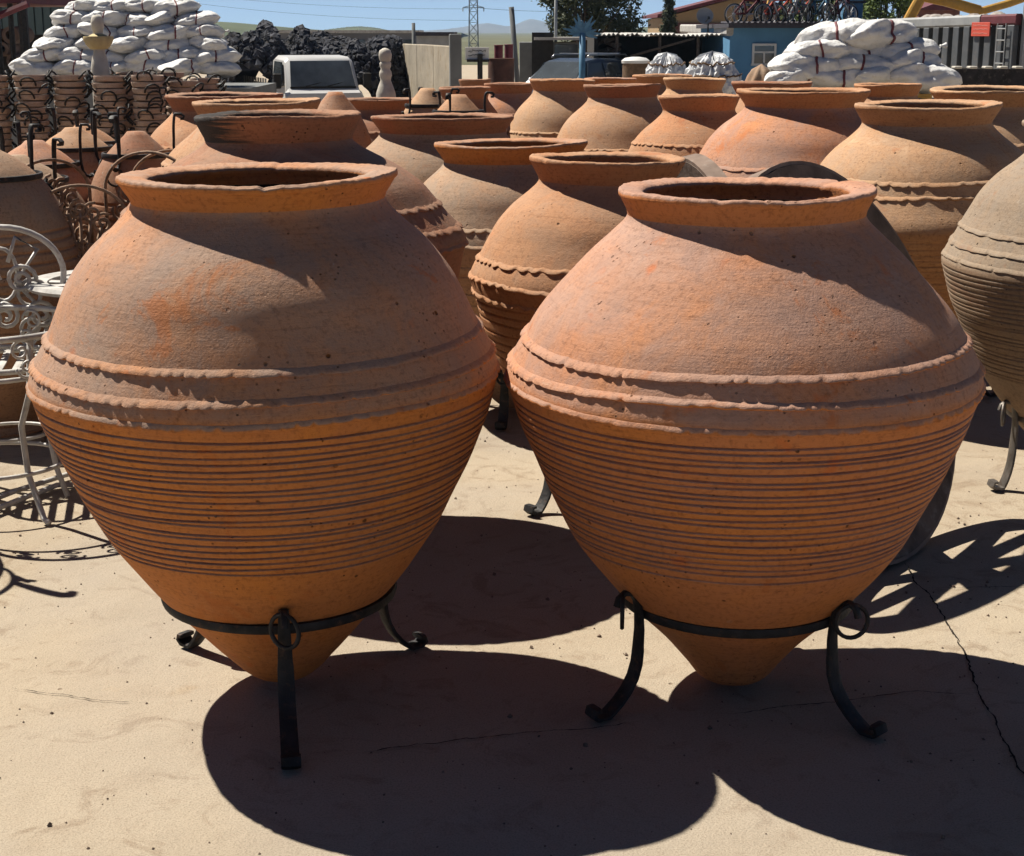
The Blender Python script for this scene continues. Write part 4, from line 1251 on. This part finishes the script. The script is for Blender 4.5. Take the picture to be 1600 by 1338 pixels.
for sx in (-1, 1):
    for y0, y1, i0 in ((-.55, .18, .2), (.26, .9, 0), (.98, 1.6, 0)):
        panel(t, 'side_window', M_glass, [(sx * .822, y0, 1.17), (sx * .822, y1, 1.17), (sx * .68, y1 - .04, 1.575), (sx * .68, y0 + i0, 1.575)], .015 * -sx)
    m = MB(); m.tube([(sx * .55, -.2, 1.70), (sx * .55, -.1, 1.76), (sx * .55, 1.4, 1.76), (sx * .55, 1.5, 1.69)], .02, 6); m.build('roof_rail', M_chrome, t, True)
    m = MB(); m.box((sx * .62, -1.88, .80), (.34, .12, .14), bev=.03); m.build('headlight', M_chrome, t)
    m = MB(); m.box((sx * .95, -.5, 1.16), (.16, .09, .12), bev=.02); m.build('mirror', M_cardark, t)
    car_wheel(t, (sx * .76, -1.25, .32), .32, .2); car_wheel(t, (sx * .76, 1.3, .32), .32, .2)
for k in range(2):
    m = MB(); m.box((0, .2 + .9 * k, 1.785), (1.2, .06, .025)); m.build('rack_bar', M_chrome, t)
# pale car half hidden by plastic bundles
p = at(1162, 110, 42)
t = thing('parked_car', 'silver-white car half hidden between the plastic bundle and right sacks', 'car', (p.x - .2, 43.4, gz(43)), R(68))
loft([(-1.95, ring_box(.72, .42, .80)), (-1.8, ring_box(.80, .32, .93)), (-.9, ring_box(.83, .30, 1.02)), (1.7, ring_box(.83, .30, 1.05)), (2.0, ring_box(.78, .36, .95))], 'body', M_carwhite, t, True, 40)
loft([(-.95, ring_box(.76, .98, 1.02, .01)), (-.25, ring_box(.78, .98, 1.42, .06, .60)), (.2, ring_box(.78, .98, 1.47, .07, .61)), (1.2, ring_box(.78, .98, 1.45, .07, .61)), (1.85, ring_box(.74, .98, 1.06, .03, .68))], 'roof', M_carwhite, t, True, 40)
panel(t, 'windscreen', M_glass, [(-.68, -.86, 1.06), (.68, -.86, 1.06), (.54, -.32, 1.385), (-.54, -.32, 1.385)], -.02)
for sx in (-1, 1):
    for y0, y1, i0 in ((-.5, .25, .22), (.33, 1.1, 0)):
        panel(t, 'side_window', M_glass, [(sx * .782, y0, 1.06), (sx * .782, y1, 1.06), (sx * .64, y1 - .08, 1.375), (sx * .64, y0 + i0, 1.375)], .015 * -sx)
    car_wheel(t, (sx * .72, -1.25, .30), .30, .19); car_wheel(t, (sx * .72, 1.2, .30), .30, .19)

# ------------------------------------------------------------------ sheds and buildings on the right
# grey shed
t = thing('grey_shed', 'grey-walled shed with flat roof left of the blue spiky ornament', 'shed', (0, 0, 0))
a, b = at(812, 62, 56), at(905, 62, 56)
m = MB(); m.box(((a.x + b.x) / 2, 58.2, (a.z - 1.4) / 2), (b.x - a.x, 4, a.z + 1.2)); m.build('wall', M_greycon, t)
m = MB(); m.box(((a.x + b.x) / 2 + .4, 57.8, a.z + .03), (b.x - a.x - .2, 4.9, .09)); m.build('roof', M_sheet, t)
m = MB(); c = at(848, 95, 56); m.box((c.x, 56.18, c.z), (.75, .06, 1.9)); m.build('door', M_dark, t)
m = MB(); c = at(885, 82, 56); m.box((c.x, 56.18, c.z), (.8, .06, .5)); m.build('window', M_glass, t)
# open shed
t = thing('open_shed', 'dark open-fronted shed with ragged corrugated roof and wooden posts', 'shed', (0, 0, 0))
a, b = at(932, 57, 47), at(1138, 57, 47)
zr = a.z
m = MB(); m.box(((a.x + b.x) / 2, 51.5, (zr - 1.3) / 2), (b.x - a.x, .15, zr + 1.3)); m.build('back_wall', M_dark, t)
for x in (a.x, b.x):
    m = MB(); m.box((x, 49.3, (zr - 1.3) / 2), (.12, 4.3, zr + 1.25)); m.build('side_wall', M_dark, t)
rr = random.Random(4)
ns = 15
for k in range(ns):
    x0 = a.x - .1 + k * (b.x - a.x + .2) / ns
    wd = (b.x - a.x + .2) / ns
    m = MB()
    pr = []
    for i in range(9): pr.append((x0 + wd * i / 8 * 1.03, zr + .03 * math.sin(i * PI / 2) + rr.uniform(0, .01)))
    pr2 = [(x, z + .02) for x, z in reversed(pr)]
    ov = rr.uniform(0, .35)
    m.prism(pr + pr2, 46.8 - ov, 51.6, Matrix.Rotation(0, 3, 'X'), (0, 0, rr.uniform(.0, .05)))
    m.build('roof_sheet', M_sheet, t)
for u in (963, 1030, 1090, 1128):
    c = at(u, 60, 47.1)
    m = MB(); m.tube([(c.x, 47.1, -1.35), (c.x + .02, 47.1, zr)], .05, 6); m.build('post', M_wood, t)
m = MB(); c0, c1 = at(985, 88, 47.0), at(1085, 60, 47.0); m.tube([c0, c1], .035, 5); m.build('brace', M_wood, t)
# firewood inside
for k in range(34):
    c = at(rr.uniform(938, 962), rr.uniform(66, 112), 48.0)
    m = MB(); m.tube([c + Vector((-.16, rr.uniform(-.2, .2), rr.uniform(-.1, .1))), c + Vector((.16, rr.uniform(-.2, .2), rr.uniform(-.16, .16)))], rr.uniform(.04, .06), 6)
    tag(m.build('log', M_wood, None), 'split brown log in the firewood heap at the open shed', 'log', 'firewood logs in the open shed')
# blue house
t = thing('blue_house', 'blue rendered house with dark flat roof edge and white window', 'house', (0, 0, 0))
a, b = at(1141, 44, 45), at(1352, 44, 45)
zr = a.z
m = MB(); m.box(((a.x + b.x) / 2, 48.5, (zr - 1.3) / 2), (b.x - a.x, 7, zr + 1.3)); m.build('wall', M_blue, t)
m = MB(); m.box(((a.x + b.x) / 2 + .02, 48.3, zr + .06), (b.x - a.x + .3, 7.8, .115)); rf = m.build('roof', M_roofdark, t)
for k in range(26):
    m = MB(); x = a.x - .1 + (k + .5) * (b.x - a.x + .2) / 26
    m.tube([(x, 44.36, zr + .135), (x, 46.6, zr + .15)], .045, 6); m.build('roof_tile', M_roofdark, rf)
w0, w1 = at(1177, 70, 45), at(1210, 101, 45)
win = bpy.data.objects.new('window', None); C.objects.link(win); win.parent = t
wx, wz, ww, wh = (w0.x + w1.x) / 2, (w0.z + w1.z) / 2, w1.x - w0.x, w0.z - w1.z
for dx, dz, sx_, sz_ in ((0, wh / 2, ww + .06, .06), (0, -wh / 2, ww + .1, .06), (-ww / 2, 0, .06, wh - .06), (ww / 2, 0, .06, wh - .06), (0, wh * .12, ww - .06, .05), (0, -wh * .22, .05, wh * .58)):
    m = MB(); m.box((wx + dx, 44.97, wz + dz), (sx_, .08, sz_)); m.build('frame', M_plaster, win)
m = MB(); m.box((wx, 44.992, wz + wh * .31), (ww - .06, .03, wh * .32)); m.build('pane', M_glass, win)
for s_ in (-1, 1):
    m = MB(); m.box((wx + s_ * ww * .25, 44.992, wz - wh * .2), (ww * .42, .03, wh * .52)); m.build('pane', M_glass, win)
c0, c1 = at(1141, 40, 45), at(1066, 54, 62)
m = MB(); m.tube([(c0.x, 45, zr - .06), (c1.x, 62, zr + .02)], [(.16, .10)] * 2, 8, flat=Zv); m.build('gutter', M_sheet, t)
c = at(1331, 20, 47); m = MB(); m.box((c.x, 47, (c.z + zr) / 2 + .15), (.52, .5, c.z - zr + .42), bev=.01); m.build('chimney', M_bluemetal, t)
m = MB(); m.box((c.x, 47, c.z + .30), (.66, .62, .07)); m.build('chimney_cap', M_roofdark, t)
# tan house
t = thing('tan_house', 'tan gabled building with brown-red panel behind the open shed', 'house', (0, 0, 0))
D_ = 85
a, b, e = at(1035, 28, D_), at(1150, -2, D_), at(1262, 22, D_)
m = MB(); m.prism([(a.x, -1.4), (e.x, -1.4), (e.x, e.z), (b.x, b.z), (a.x, a.z)], D_, D_ + 9); m.build('wall', M_tanwall, t)
m = MB(); m.prism([(a.x - .3, a.z + .01), (b.x, b.z + .03), (e.x + .3, e.z), (e.x + .3, e.z + .16), (b.x, b.z + .22), (a.x - .3, a.z + .17)], D_ - .5, D_ + 9.5); m.build('roof', M_redroof, t)
c0, c1 = at(1048, 36, D_), at(1140, 62, D_)
m = MB(); m.box(((c0.x + c1.x) / 2, D_ - .06, (c0.z + c1.z) / 2), (c1.x - c0.x, .1, c0.z - c1.z)); m.build('panel', M_brownpanel, t)
# satellite dish on the open shed
t = thing('satellite_dish', 'pale grey satellite dish on a dark pole above the open shed', 'dish', (0, 0, 0))
c = at(1101, 26, 48)
m = MB(); m.lathe([(0, 0), (.1, .01), (.18, .03), (.25, .065), (.25, .075), (.17, .042), (.08, .02), (0, .012)], 24, c + Vector((0, 0, .0)), Matrix.Rotation(R(72), 3, 'X')); m.build('dish', M_greylight, t, True, 50)
m = MB(); m.tube([(c.x + .12, 48.1, 1.3), (c.x + .12, 48.1, c.z + .02), (c.x, 48.05, c.z)], .025, 6); m.build('pole', M_iron, t)
m = MB(); m.tube([c + Vector((0, -.02, -.2)), c + Vector((.08, -.32, -.05))], .014, 5); m.tube([c + Vector((.08, -.32, -.08)), c + Vector((.08, -.32, .0))], .035, 6); m.build('receiver', M_iron, t)

# bicycles on the roof
def bicycle():
    t = thing('bicycle', 'x', 'bicycle', (0, 0, 0), 0, 'bicycles lined up on the blue house roof')
    for x in (-.36, .36):
        w_ = bpy.data.objects.new('wheel', None); C.objects.link(w_); w_.parent = t; w_.location = (x, 0, .23)
        m = MB(); m.tube([Vector((.22 * math.cos(q), 0, .22 * math.sin(q))) for q in np.linspace(0, 2 * PI, 22, endpoint=False)], .017, 5, True); m.build('tyre', M_tyre, w_, True)
        m = MB(); m.tube([Vector((.198 * math.cos(q), 0, .198 * math.sin(q))) for q in np.linspace(0, 2 * PI, 22, endpoint=False)], .014, 5, True)
        m.tube([(0, -.03, 0), (0, .03, 0)], .03, 6)
        for k in range(6):
            q = k * PI / 6
            m.tube([(.2 * math.cos(q), 0, .2 * math.sin(q)), (-.2 * math.cos(q), 0, -.2 * math.sin(q))], .005, 3)
        m.build('rim', M_chrome, w_)
    m = MB()
    for a_, b_ in (((-.36, 0, .23), (-.12, 0, .52)), ((-.12, 0, .52), (-.06, 0, .24)), ((-.36, 0, .23), (-.06, 0, .24)), ((-.06, 0, .24), (.24, 0, .54)), ((-.12, 0, .52), (.24, 0, .56)), ((.24, 0, .62), (.36, 0, .23))):
        m.tube([a_, b_], .022, 6)
    m.build('frame', M_red, t, True)
    m = MB(); m.box((-.14, 0, .60), (.20, .09, .05), bev=.02); m.tube([(-.12, 0, .5), (-.14, 0, .59)], .014, 5); m.build('saddle', M_tyre, t)
    m = MB(); m.tube([(.20, -.22, .70), (.24, -.12, .67), (.24, .12, .67), (.20, .22, .70)], .014, 5); m.tube([(.24, 0, .6), (.24, 0, .68)], .014, 5); m.build('handlebar', M_chrome, t)
    return t
bk = bicycle()
BIKES = [(1168, 20, 'red', M_red), (1192, -32, 'white', M_carwhite), (1215, 14, 'pale pink', M_redsign), (1245, 55, 'white and black', M_carwhite), (1262, 75, 'black', M_tyre), (1280, -60, 'teal', M_bluemetal), (1297, 62, 'dark green', M_leaf_dark), (1312, 40, 'maroon', M_redroof), (1178, -50, 'black-framed', M_tyre), (1203, 65, 'orange', M_yellow), (1230, -20, 'dark blue', M_cardark), (1253, 20, 'crimson', M_redsign), (1305, -35, 'grey', M_chrome)]
for i, (u, az, col, mt) in enumerate(BIKES):
    o = bk if i == 0 else copy_tree(bk)
    c = at(u, 37, 45.2)
    o.location = (c.x, 45.2 + .14 * (i % 2) + (.3 if i > 7 else 0), c.z - .03)
    o.rotation_euler = (R(4), 0, R(az))
    o.scale = (1.25, 1.25, 1.25)
    o['label'] = '%s bicycle among those crowded on the blue house roof' % col
    for ch in o.children:
        if ch.name.startswith('frame'):
            ch.material_slots[0].link = 'OBJECT'
            ch.material_slots[0].material = mt
# blue spiky ornament
c = at(910, 70, 44)
t = thing('blue_ornament', 'blue metal fan-shaped windmill ornament in front of the big tree', 'ornament', (c.x, 44, gz(44)))
zc = at(910, 52, 44).z - gz(44)
m = MB(); m.tube([(0, 0, 0), (0, 0, zc)], .09, 8); m.build('post', M_bluemetal, t, True)
for k in range(15):
    a_ = PI * (-.1 + 1.2 * k / 14)
    d = Vector((math.cos(a_), .1 * math.sin(k * 2.1), math.sin(a_)))
    L_ = .42 + .13 * math.sin(k * 1.7)
    m = MB(); m.tube([Vector((0, 0, zc)), Vector((0, 0, zc)) + d * L_ * .5, Vector((0, 0, zc)) + d * L_], [(.03, .010), (.055, .010), (.012, .006)], 6, flat=(-d.z, 0, d.x)); m.build('blade', M_bluemetal, t)
m = MB(); m.lathe([(0, -.04), (.09, -.04), (.09, .04), (0, .04)], 14, (0, 0, zc), Matrix.Rotation(PI / 2, 3, 'X')); m.build('hub', M_bluemetal, t)
m = MB(); m.tube([(.12, -.05, .55), (.16, -.1, .95), (.05, -.08, 1.25), (.34, -.1, 1.5)], [.16, .15, .09, .05], 8); m.build('pale_arm', M_plaster, t, True)

# steel trailer body
t = thing('tipper_trailer', 'grey ribbed steel trailer body with red sign and ladder at the right', 'trailer', (0, 0, 0))
A, B = at(1300, 38, 46), at(1596, 26, 37)
d = Vector((B.x - A.x, B.y - A.y, 0)); L = d.length
t.location = (A.x, A.y, 0); t.rotation_euler = (0, 0, math.atan2(d.y, d.x))
zt0, zt1 = A.z, B.z
zb = at(1500, 107, 39).z
m = MB(); m.add([(0, 0, zb), (L, 0, zb), (L, 0, zt1), (0, 0, zt0), (0, 2.4, zb), (L, 2.4, zb), (L, 2.4, zt1), (0, 2.4, zt0)], [(0, 1, 2, 3), (5, 4, 7, 6), (1, 5, 6, 2), (4, 0, 3, 7), (0, 4, 5, 1)]); m.build('shell', M_dark, t)
nr = 20
for k in range(nr):
    x = (k + .6) * L / nr
    zt_ = zt0 + (zt1 - zt0) * x / L - .18
    m = MB(); m.box((x, -.07, (zb + zt_) / 2), (L / nr * .58, .14, zt_ - zb), bev=.02); m.build('side_rib', M_greymetal, t)
m = MB(); m.tube([(-.05, -.05, zt0 - .06), (L * .84, -.05, zt0 + (zt1 - zt0) * .84 - .06)], [(.14, .10)] * 2, 8, flat=Zv); m.build('top_rail', M_greylight, t)
m = MB(); m.tube([(L * .845, -.05, zt0 + (zt1 - zt0) * .84 - .06), (L, -.05, zt1 - .06)], [(.13, .10)] * 2, 8, flat=Zv); m.build('top_rail', M_redroof, t)
c = at(1546, 46, 38.3)
loc = Matrix.Rotation(-math.atan2(d.y, d.x), 3, 'Z') @ (c - t.location)
m = MB(); m.box((loc.x, -.19, loc.z), (.78, .03, .32), bev=.005); sg = m.build('red_sign', M_redsign, t)
for row in range(3):
    m = MB()
    x = loc.x - .32; pts = []
    while x < loc.x + .32:
        pts.append(Vector((x, -.208, loc.z + .09 - .09 * row + rr.uniform(-.014, .014)))); x += rr.uniform(.012, .03)
    m.tube(pts, [(.003, .006)] * len(pts), 5, flat=Y); m.build('lettering', plain('pale_red_letter', (.80, .36, .30), .6, 0, .1), sg)
lx = L * .955
for sx in (-.17, .17):
    m = MB(); m.tube([(lx + sx, -.22, zb + .05), (lx + sx, -.22, zb + 1.05)], .016, 5); m.build('ladder_rail', M_greylight, t)
for k in range(4):
    m = MB(); m.tube([(lx - .17, -.22, zb + .15 + .26 * k), (lx + .17, -.22, zb + .15 + .26 * k)], .016, 5); m.build('ladder_rung', M_greylight, t)
m = MB(); m.box((L + .06, .2, (zb + zt1) / 2 + .12), (.10, .35, zt1 - zb + .25)); m.build('end_post', M_greylight, t)
m = MB(); m.box((L / 2, 1.2, zb - .13), (L * .96, 1.0, .22)); m.build('chassis', M_dark, t)
for x in (L * .35, L * .5, L * .9):
    for y_ in (.3, 2.1):
        car_wheel(t, (x, y_, gz(42) + .5), .5, .3)
        t.children[-1].rotation_euler = (0, 0, PI / 2)
# rubble load peeping over the rail
for k in range(9):
    x = L * (.42 + .045 * k)
    m = MB(); s_ = rr.uniform(.16, .30)
    m.lathe([(0, -.5 * s_), (s_ * .8, -.3 * s_), (s_, .1 * s_), (s_ * .6, .5 * s_), (0, .62 * s_)], 7, (0, 0, 0), Matrix.Rotation(rr.uniform(-.5, .5), 3, 'X'))
    wp = t.matrix_basis @ Vector((x, .5 + rr.uniform(0, .5), zt0 + (zt1 - zt0) * x / L + .02))
    o = tag(m.build('scrap_lump', plain('pale_scrap', (.42, .37, .33), .8, 0, .5), None, True, 30), '%s pale scrap lump from the left on top of the steel trailer' % ORD[k], 'scrap', 'scrap loaded on the trailer')
    o.location = wp
# dark low wall under the trailer
t = thing('dark_wall', 'low black stained wall with white capstones under the steel trailer', 'wall', (0, 0, 0))
a, b = at(1466, 108, 34), at(1680, 108, 34)
m = MB(); m.box(((a.x + b.x) / 2, 34.1, (a.z + gz(34)) / 2), (b.x - a.x, .25, a.z - gz(34))); m.build('wall', plain('black_stained_wall', (.035, .03, .03), .9, 0, .5, 5, .2, 0, 1, dirt=(.14, .12, .10)), t)
for k in range(9):
    x = a.x + (k + .3) * (b.x - a.x) / 9
    m = MB(); m.box((x, 34.1, a.z + .03), (.16, .28, .055), bev=.015); m.build('capstone', M_stone, t)
# yellow boom
t = thing('excavator_boom', 'yellow excavator boom showing above the steel trailer', 'excavator', (0, 0, 0))
P_ = [at(1440, -6, 50), at(1478, 2, 50), at(1530, 17, 50)]
m = MB(); m.tube(P_, [(.13, .16)] * 3, 8, flat=Y); m.build('boom', M_yellow, t, True, 40)
P_ = [at(1528, 19, 50), at(1575, 6, 50), at(1620, -10, 50)]
m = MB(); m.tube(P_, [(.11, .12)] * 3, 8, flat=Y); m.build('stick', M_yellow, t, True, 40)
P_ = [at(1440, -6, 50), at(1415, 40, 50), at(1400, 95, 50)]
m = MB(); m.box((P_[2].x, 50.3, (gz(50) + .6) / 2 - .1), (2.0, 2.2, 1.5 + .4), bev=.1); m.build('cab', M_yellow, t)
m = MB(); m.tube([P_[0], P_[1], (P_[2].x, 50.2, .6)], [(.14, .16)] * 3, 8, flat=Y); m.build('boom_base', M_yellow, t, True, 40)
for s_ in (-1, 1):
    m = MB(); m.box((P_[2].x, 50.3 + s_ * .9, gz(50) + .24), (2.4, .4, .48), bev=.2); m.build('track', M_tyre, t)
t = thing('brick_shed', 'small red-roofed brick shed behind the trailer', 'shed', (0, 0, 0))
a, b = at(1436, 16, 95), at(1500, 16, 95)
m = MB(); m.box(((a.x + b.x) / 2, 97, (a.z - 1.3) / 2), (b.x - a.x, 4, a.z + 1.3)); m.build('wall', plain('brick_red', (.25, .10, .07), .9, 0, .3, 4), t)
m = MB(); m.prism([(a.x - .2, a.z + .004), (b.x + .2, a.z + .004), ((a.x + b.x) / 2, a.z + .5)], 94.7, 99.3); m.build('roof', M_redroof, t)

# white plastic bundles, basket, boulder-like jar, small white bag
def bundle(label, u, vt, wpx, D, seed, mat=M_plastic):
    r_ = np.random.default_rng(seed)
    a = at(u, vt, D); base = gz(D); h = a.z - base; r = wpx / 2 / FPX * D
    nth, nz = 72, 44
    th = np.linspace(0, 2 * PI, nth, endpoint=False); zz = np.linspace(0, 1, nz)
    T, Z_ = np.meshgrid(th, zz)
    prof = np.where(Z_ < .72, 1 - .12 * (1 - Z_ / .72) ** 2, np.sqrt(np.clip(1 - ((Z_ - .72) / .28) ** 2, 0, 1)))
    cr = np.zeros_like(T)
    from mathutils import noise as mnoise
    for i_ in range(nz):
        for k_ in range(nth):
            q_ = Vector((math.cos(th[k_]) * 2.2, math.sin(th[k_]) * 2.2, zz[i_] * 4.5 + seed * 9))
            cr[i_, k_] = .10 * (1 - 2 * abs(mnoise.noise(q_))) + .07 * (1 - 2 * abs(mnoise.noise(q_ * 2.3))) + .04 * mnoise.noise(q_ * 5.1) - .08
    RR_ = r * prof * (1 + cr * 1.5)
    V = np.stack([RR_ * np.cos(T), RR_ * np.sin(T), Z_ * h * (1 + .3 * cr * (Z_ > .6))], -1)
    t = thing('plastic_bundle', label, 'bundle', (a.x, D, base), 0, 'white plastic bundles')
    obj('wrapping', grid_mesh('wrapping', V, smooth=False), mat, t)
    for f in (.80, .9):
        k_ = int(f * nz)
        m = MB(); m.tube([Vector(p) * 1.012 for p in V[k_].tolist()], .012, 4, True); m.build('cord', M_basket, t, True)
    return t
bundle('left white crumpled plastic bundle with dark openings by the open shed', 1042, 85, 68, 23, 1)
bundle('right larger white crumpled plastic bundle left of the silver car', 1113, 84, 84, 22, 2)
D_ = 24.5; a = at(993, 97, D_)
t = thing('basket', 'brown round basket with white cloth lid beside the open shed', 'basket', (a.x, D_, gz(D_)))
h = a.z - gz(D_); r = .2
m = MB(); m.lathe([(0, 0), (r * .75, 0), (r * .9, h * .4), (r, h * .8), (r * .98, h), (r * .9, h), (0, h - .03)], 22); m.build('basket_body', M_basket, t, True, 40)
m = MB(); m.lathe([(0, h - .01), (r * 1.05, h - .02), (r * 1.08, h + .02), (r * .8, h + .06), (r * .3, h + .075), (0, h + .07)], 20); m.build('cloth_lid', M_plaster, t, True, 60)
D_ = 20; a = at(1190, 100, D_)
prof, rim = scaled(1.0, .19, .11)
hb = a.z - gz(D_)
t = thing('rough_stone', 'rough brown rounded boulder left of the right sack pile', 'boulder', (a.x, D_, gz(D_)))
r_ = np.random.default_rng(5)
th = np.linspace(0, 2 * PI, 40, endpoint=False); zz = np.linspace(0, 1, 24); T, Z_ = np.meshgrid(th, zz)
Rr = .19 * np.sqrt(np.clip(1 - np.clip((Z_ - .75) / .25, 0, 1) ** 2, 0, 1)) * (1 + .08 * np.sin(3 * T + 5 * Z_) + .06 * np.sin(7 * T - 9 * Z_) + .04 * r_.standard_normal(T.shape))
obj('boulder_body', grid_mesh('boulder_body', np.stack([Rr * np.cos(T), Rr * np.sin(T), Z_ * hb], -1)), CL['tan'], t)

# ------------------------------------------------------------------ red canopy and green hall at the top left
t = thing('red_canopy', 'dark red canopy roof on thin black posts in the top left corner', 'canopy', (0, 0, 0))
D_ = 27
a, b = at(-140, 6, D_), at(50, 6, D_)
m = MB(); m.box(((a.x + b.x) / 2, D_ + 1.5, a.z + .12), (b.x - a.x, 4.2, .24)); m.build('roof', M_redroof, t)
c0, c1 = at(-4, 26, D_ - .7), at(44, 6, D_ - .7)
m = MB(); m.tube([c0, c1], .06, 6); m.build('brace', M_redroof, t)
for u in (3, 24, 43, -60, -110):
    c = at(u, 8, D_)
    m = MB(); m.tube([(c.x, D_ - .3, gz(D_)), (c.x, D_ - .3, a.z)], .045 if u != 43 else .08, 6); m.build('post', M_iron, t)
m = MB(); m.box(((a.x + b.x) / 2 - .4, D_ + 3.4, .2), (b.x - a.x - .2, .1, 2.5)); m.build('back_wall', M_dark, t)
for i, (u, v, r) in enumerate(((16, 55, 13), (2, 77, 11), (20, 95, 10), (-16, 58, 12))):
    c = at(u, v, D_ + .3); rad = r / FPX * D_
    m = MB(); m.lathe([(rad * .55, 0), (rad, 0), (rad, .9), (rad * .55, .9)], 22, c, Matrix.Rotation(-PI / 2, 3, 'X'), closed=True)
    tag(m.build('clay_pipe', plain('dull_clay_pipe', (.22, .15, .12), .9, 0, .3), None, True, 40), ['large clay pipe end highest under the red canopy', 'clay pipe end in the middle of the heap at the left edge', 'lowest clay pipe end under the red canopy', 'clay pipe end beyond the left edge under the canopy'][i], 'pipe', 'clay pipes under the canopy')
t = thing('green_hall', 'tall green-grey clad hall behind the left sack pile', 'hall', (0, 0, 0))
a, b = at(-160, -30, 48), at(128, -2, 48)
z_ = at(0, -40, 48).z
n_ = 22
m = MB(); m.box(((a.x + b.x) / 2, 52.2, (z_ - 1.4) / 2), (b.x - a.x - .05, 8, z_ + 1.4)); m.build('wall', M_green, t)
for k in range(n_):
    x = a.x + (k + .5) * (b.x - a.x) / n_
    m = MB(); m.box((x, 48.16, (z_ - 1.4) / 2), ((b.x - a.x) / n_ * .8, .08, z_ + 1.3)); m.build('cladding_panel', M_green, t)
m = MB(); m.box(((a.x + b.x) / 2, 52.1, z_ + .12), (b.x - a.x + .3, 8.6, .2)); m.build('roof', M_sheet, t)

# ------------------------------------------------------------------ trees
def tree(label, u, vtop, wpx, D, seed, mat, conifer=False, nl=7000, leaf=.10, h_crown=None):
    rr = np.random.default_rng(seed); r2 = random.Random(seed)
    base = gz(D); c = at(u, vtop, D); H = c.z - base; rx = wpx / 2 / FPX * D
    root = thing('conifer_tree' if conifer else 'leafy_tree', label, 'tree', (c.x, D, base))
    m = MB()
    m.tube([(0, 0, 0), (.05, 0, H * .3), (-.04, .03, H * .6), (0, 0, H * .92)], [rx * .14, rx * .10, rx * .06, rx * .015], 9); m.build('trunk', M_bark, root, True)
    clumps = []
    if conifer:
        nb = 46
        for i in range(nb):
            f = .22 + .76 * i / nb
            ln = rx * (1.05 - f * .92) * r2.uniform(.7, 1.15)
            a_ = i * 2.4 + r2.uniform(-.3, .3)
            clumps.append((Vector((0, 0, H * f)), Vector((math.cos(a_) * ln, math.sin(a_) * ln, H * f - ln * .05 + r2.uniform(-.1, .15))), rx * .22))
    else:
        for i in range(34):
            a_ = i * 2.4; e = r2.uniform(-.5, 1.0)
            q = r2.uniform(.45, 1.0)
            zc = H * .60
            tip = Vector((math.cos(a_) * rx * q * math.sqrt(max(.08, 1 - e * e * .8)), math.sin(a_) * rx * q * math.sqrt(max(.08, 1 - e * e * .8)), zc + e * H * .36))
            clumps.append((Vector((0, 0, H * .3)), tip, rx * r2.uniform(.22, .36)))
    m = MB()
    for s0_, tip, _ in clumps: m.tube([s0_, s0_.lerp(tip, .5) + Vector((0, 0, .06)), tip], [rx * .035, rx * .022, rx * .008], 5)
    m.build('limb', M_bark, root, True)
    per = nl // len(clumps)
    vs, fs = [], []
    for s0_, tip, cr in clumps:
        for k in range(per):
            if conifer:
                f = r2.random() ** .7
                p_ = s0_.lerp(tip, f) + Vector(rr.normal(0, cr * .38, 3).tolist())
            else:
                dv = Vector(rr.normal(0, 1, 3).tolist()); dv.normalize()
                p_ = tip + dv * cr * (r2.random() ** .45) * r2.uniform(.7, 1.3)
            x_ = Vector(rr.normal(0, 1, 3).tolist()).normalized(); y_ = x_.orthogonal().normalized()
            s_ = leaf * r2.uniform(.6, 1.4)
            n0 = len(vs)
            vs += [p_ - x_ * s_, p_ + y_ * s_ * .5, p_ + x_ * s_, p_ - y_ * s_ * .5]
            fs.append((n0, n0 + 1, n0 + 2, n0 + 3))
    mm = MB(); mm.v = [tuple(v) for v in vs]; mm.f = fs
    mm.build('crown', mat, root)
    return root
tree('big dark green tree rising behind the blue ornament', 918, -75, 138, 68, 1, M_leaf_dark, nl=15000, leaf=.085)
tree('narrow dark conifer beside the tan building', 1047, -20, 52, 75, 2, M_leaf_dark, True, nl=5000, leaf=.08)
tree('light green tree behind the blue house chimney', 1388, -40, 100, 70, 3, M_leaf_light, nl=9000, leaf=.09)
tree('green treetop behind the bicycles on the roof', 1262, -28, 90, 72, 4, M_leaf_light, nl=6000, leaf=.09)

# ------------------------------------------------------------------ air
m = MB(); m.box((0, 3180, 60), (13000, 6560, 128))
hz = bpy.data.materials.new('pale_haze')
hz.use_nodes = True
ht = hz.node_tree
ht.nodes.remove(ht.nodes['Principled BSDF'])
pv = ht.nodes.new('ShaderNodeVolumePrincipled')
pv.inputs['Color'].default_value = (.52, .74, 1.0, 1)
pv.inputs['Density'].default_value = .00014
ht.links.new(pv.outputs[0], ht.nodes['Material Output'].inputs['Volume'])
tag(m.build('haze', hz), 'thin pale air haze over the whole place', 'haze', kind='stuff')
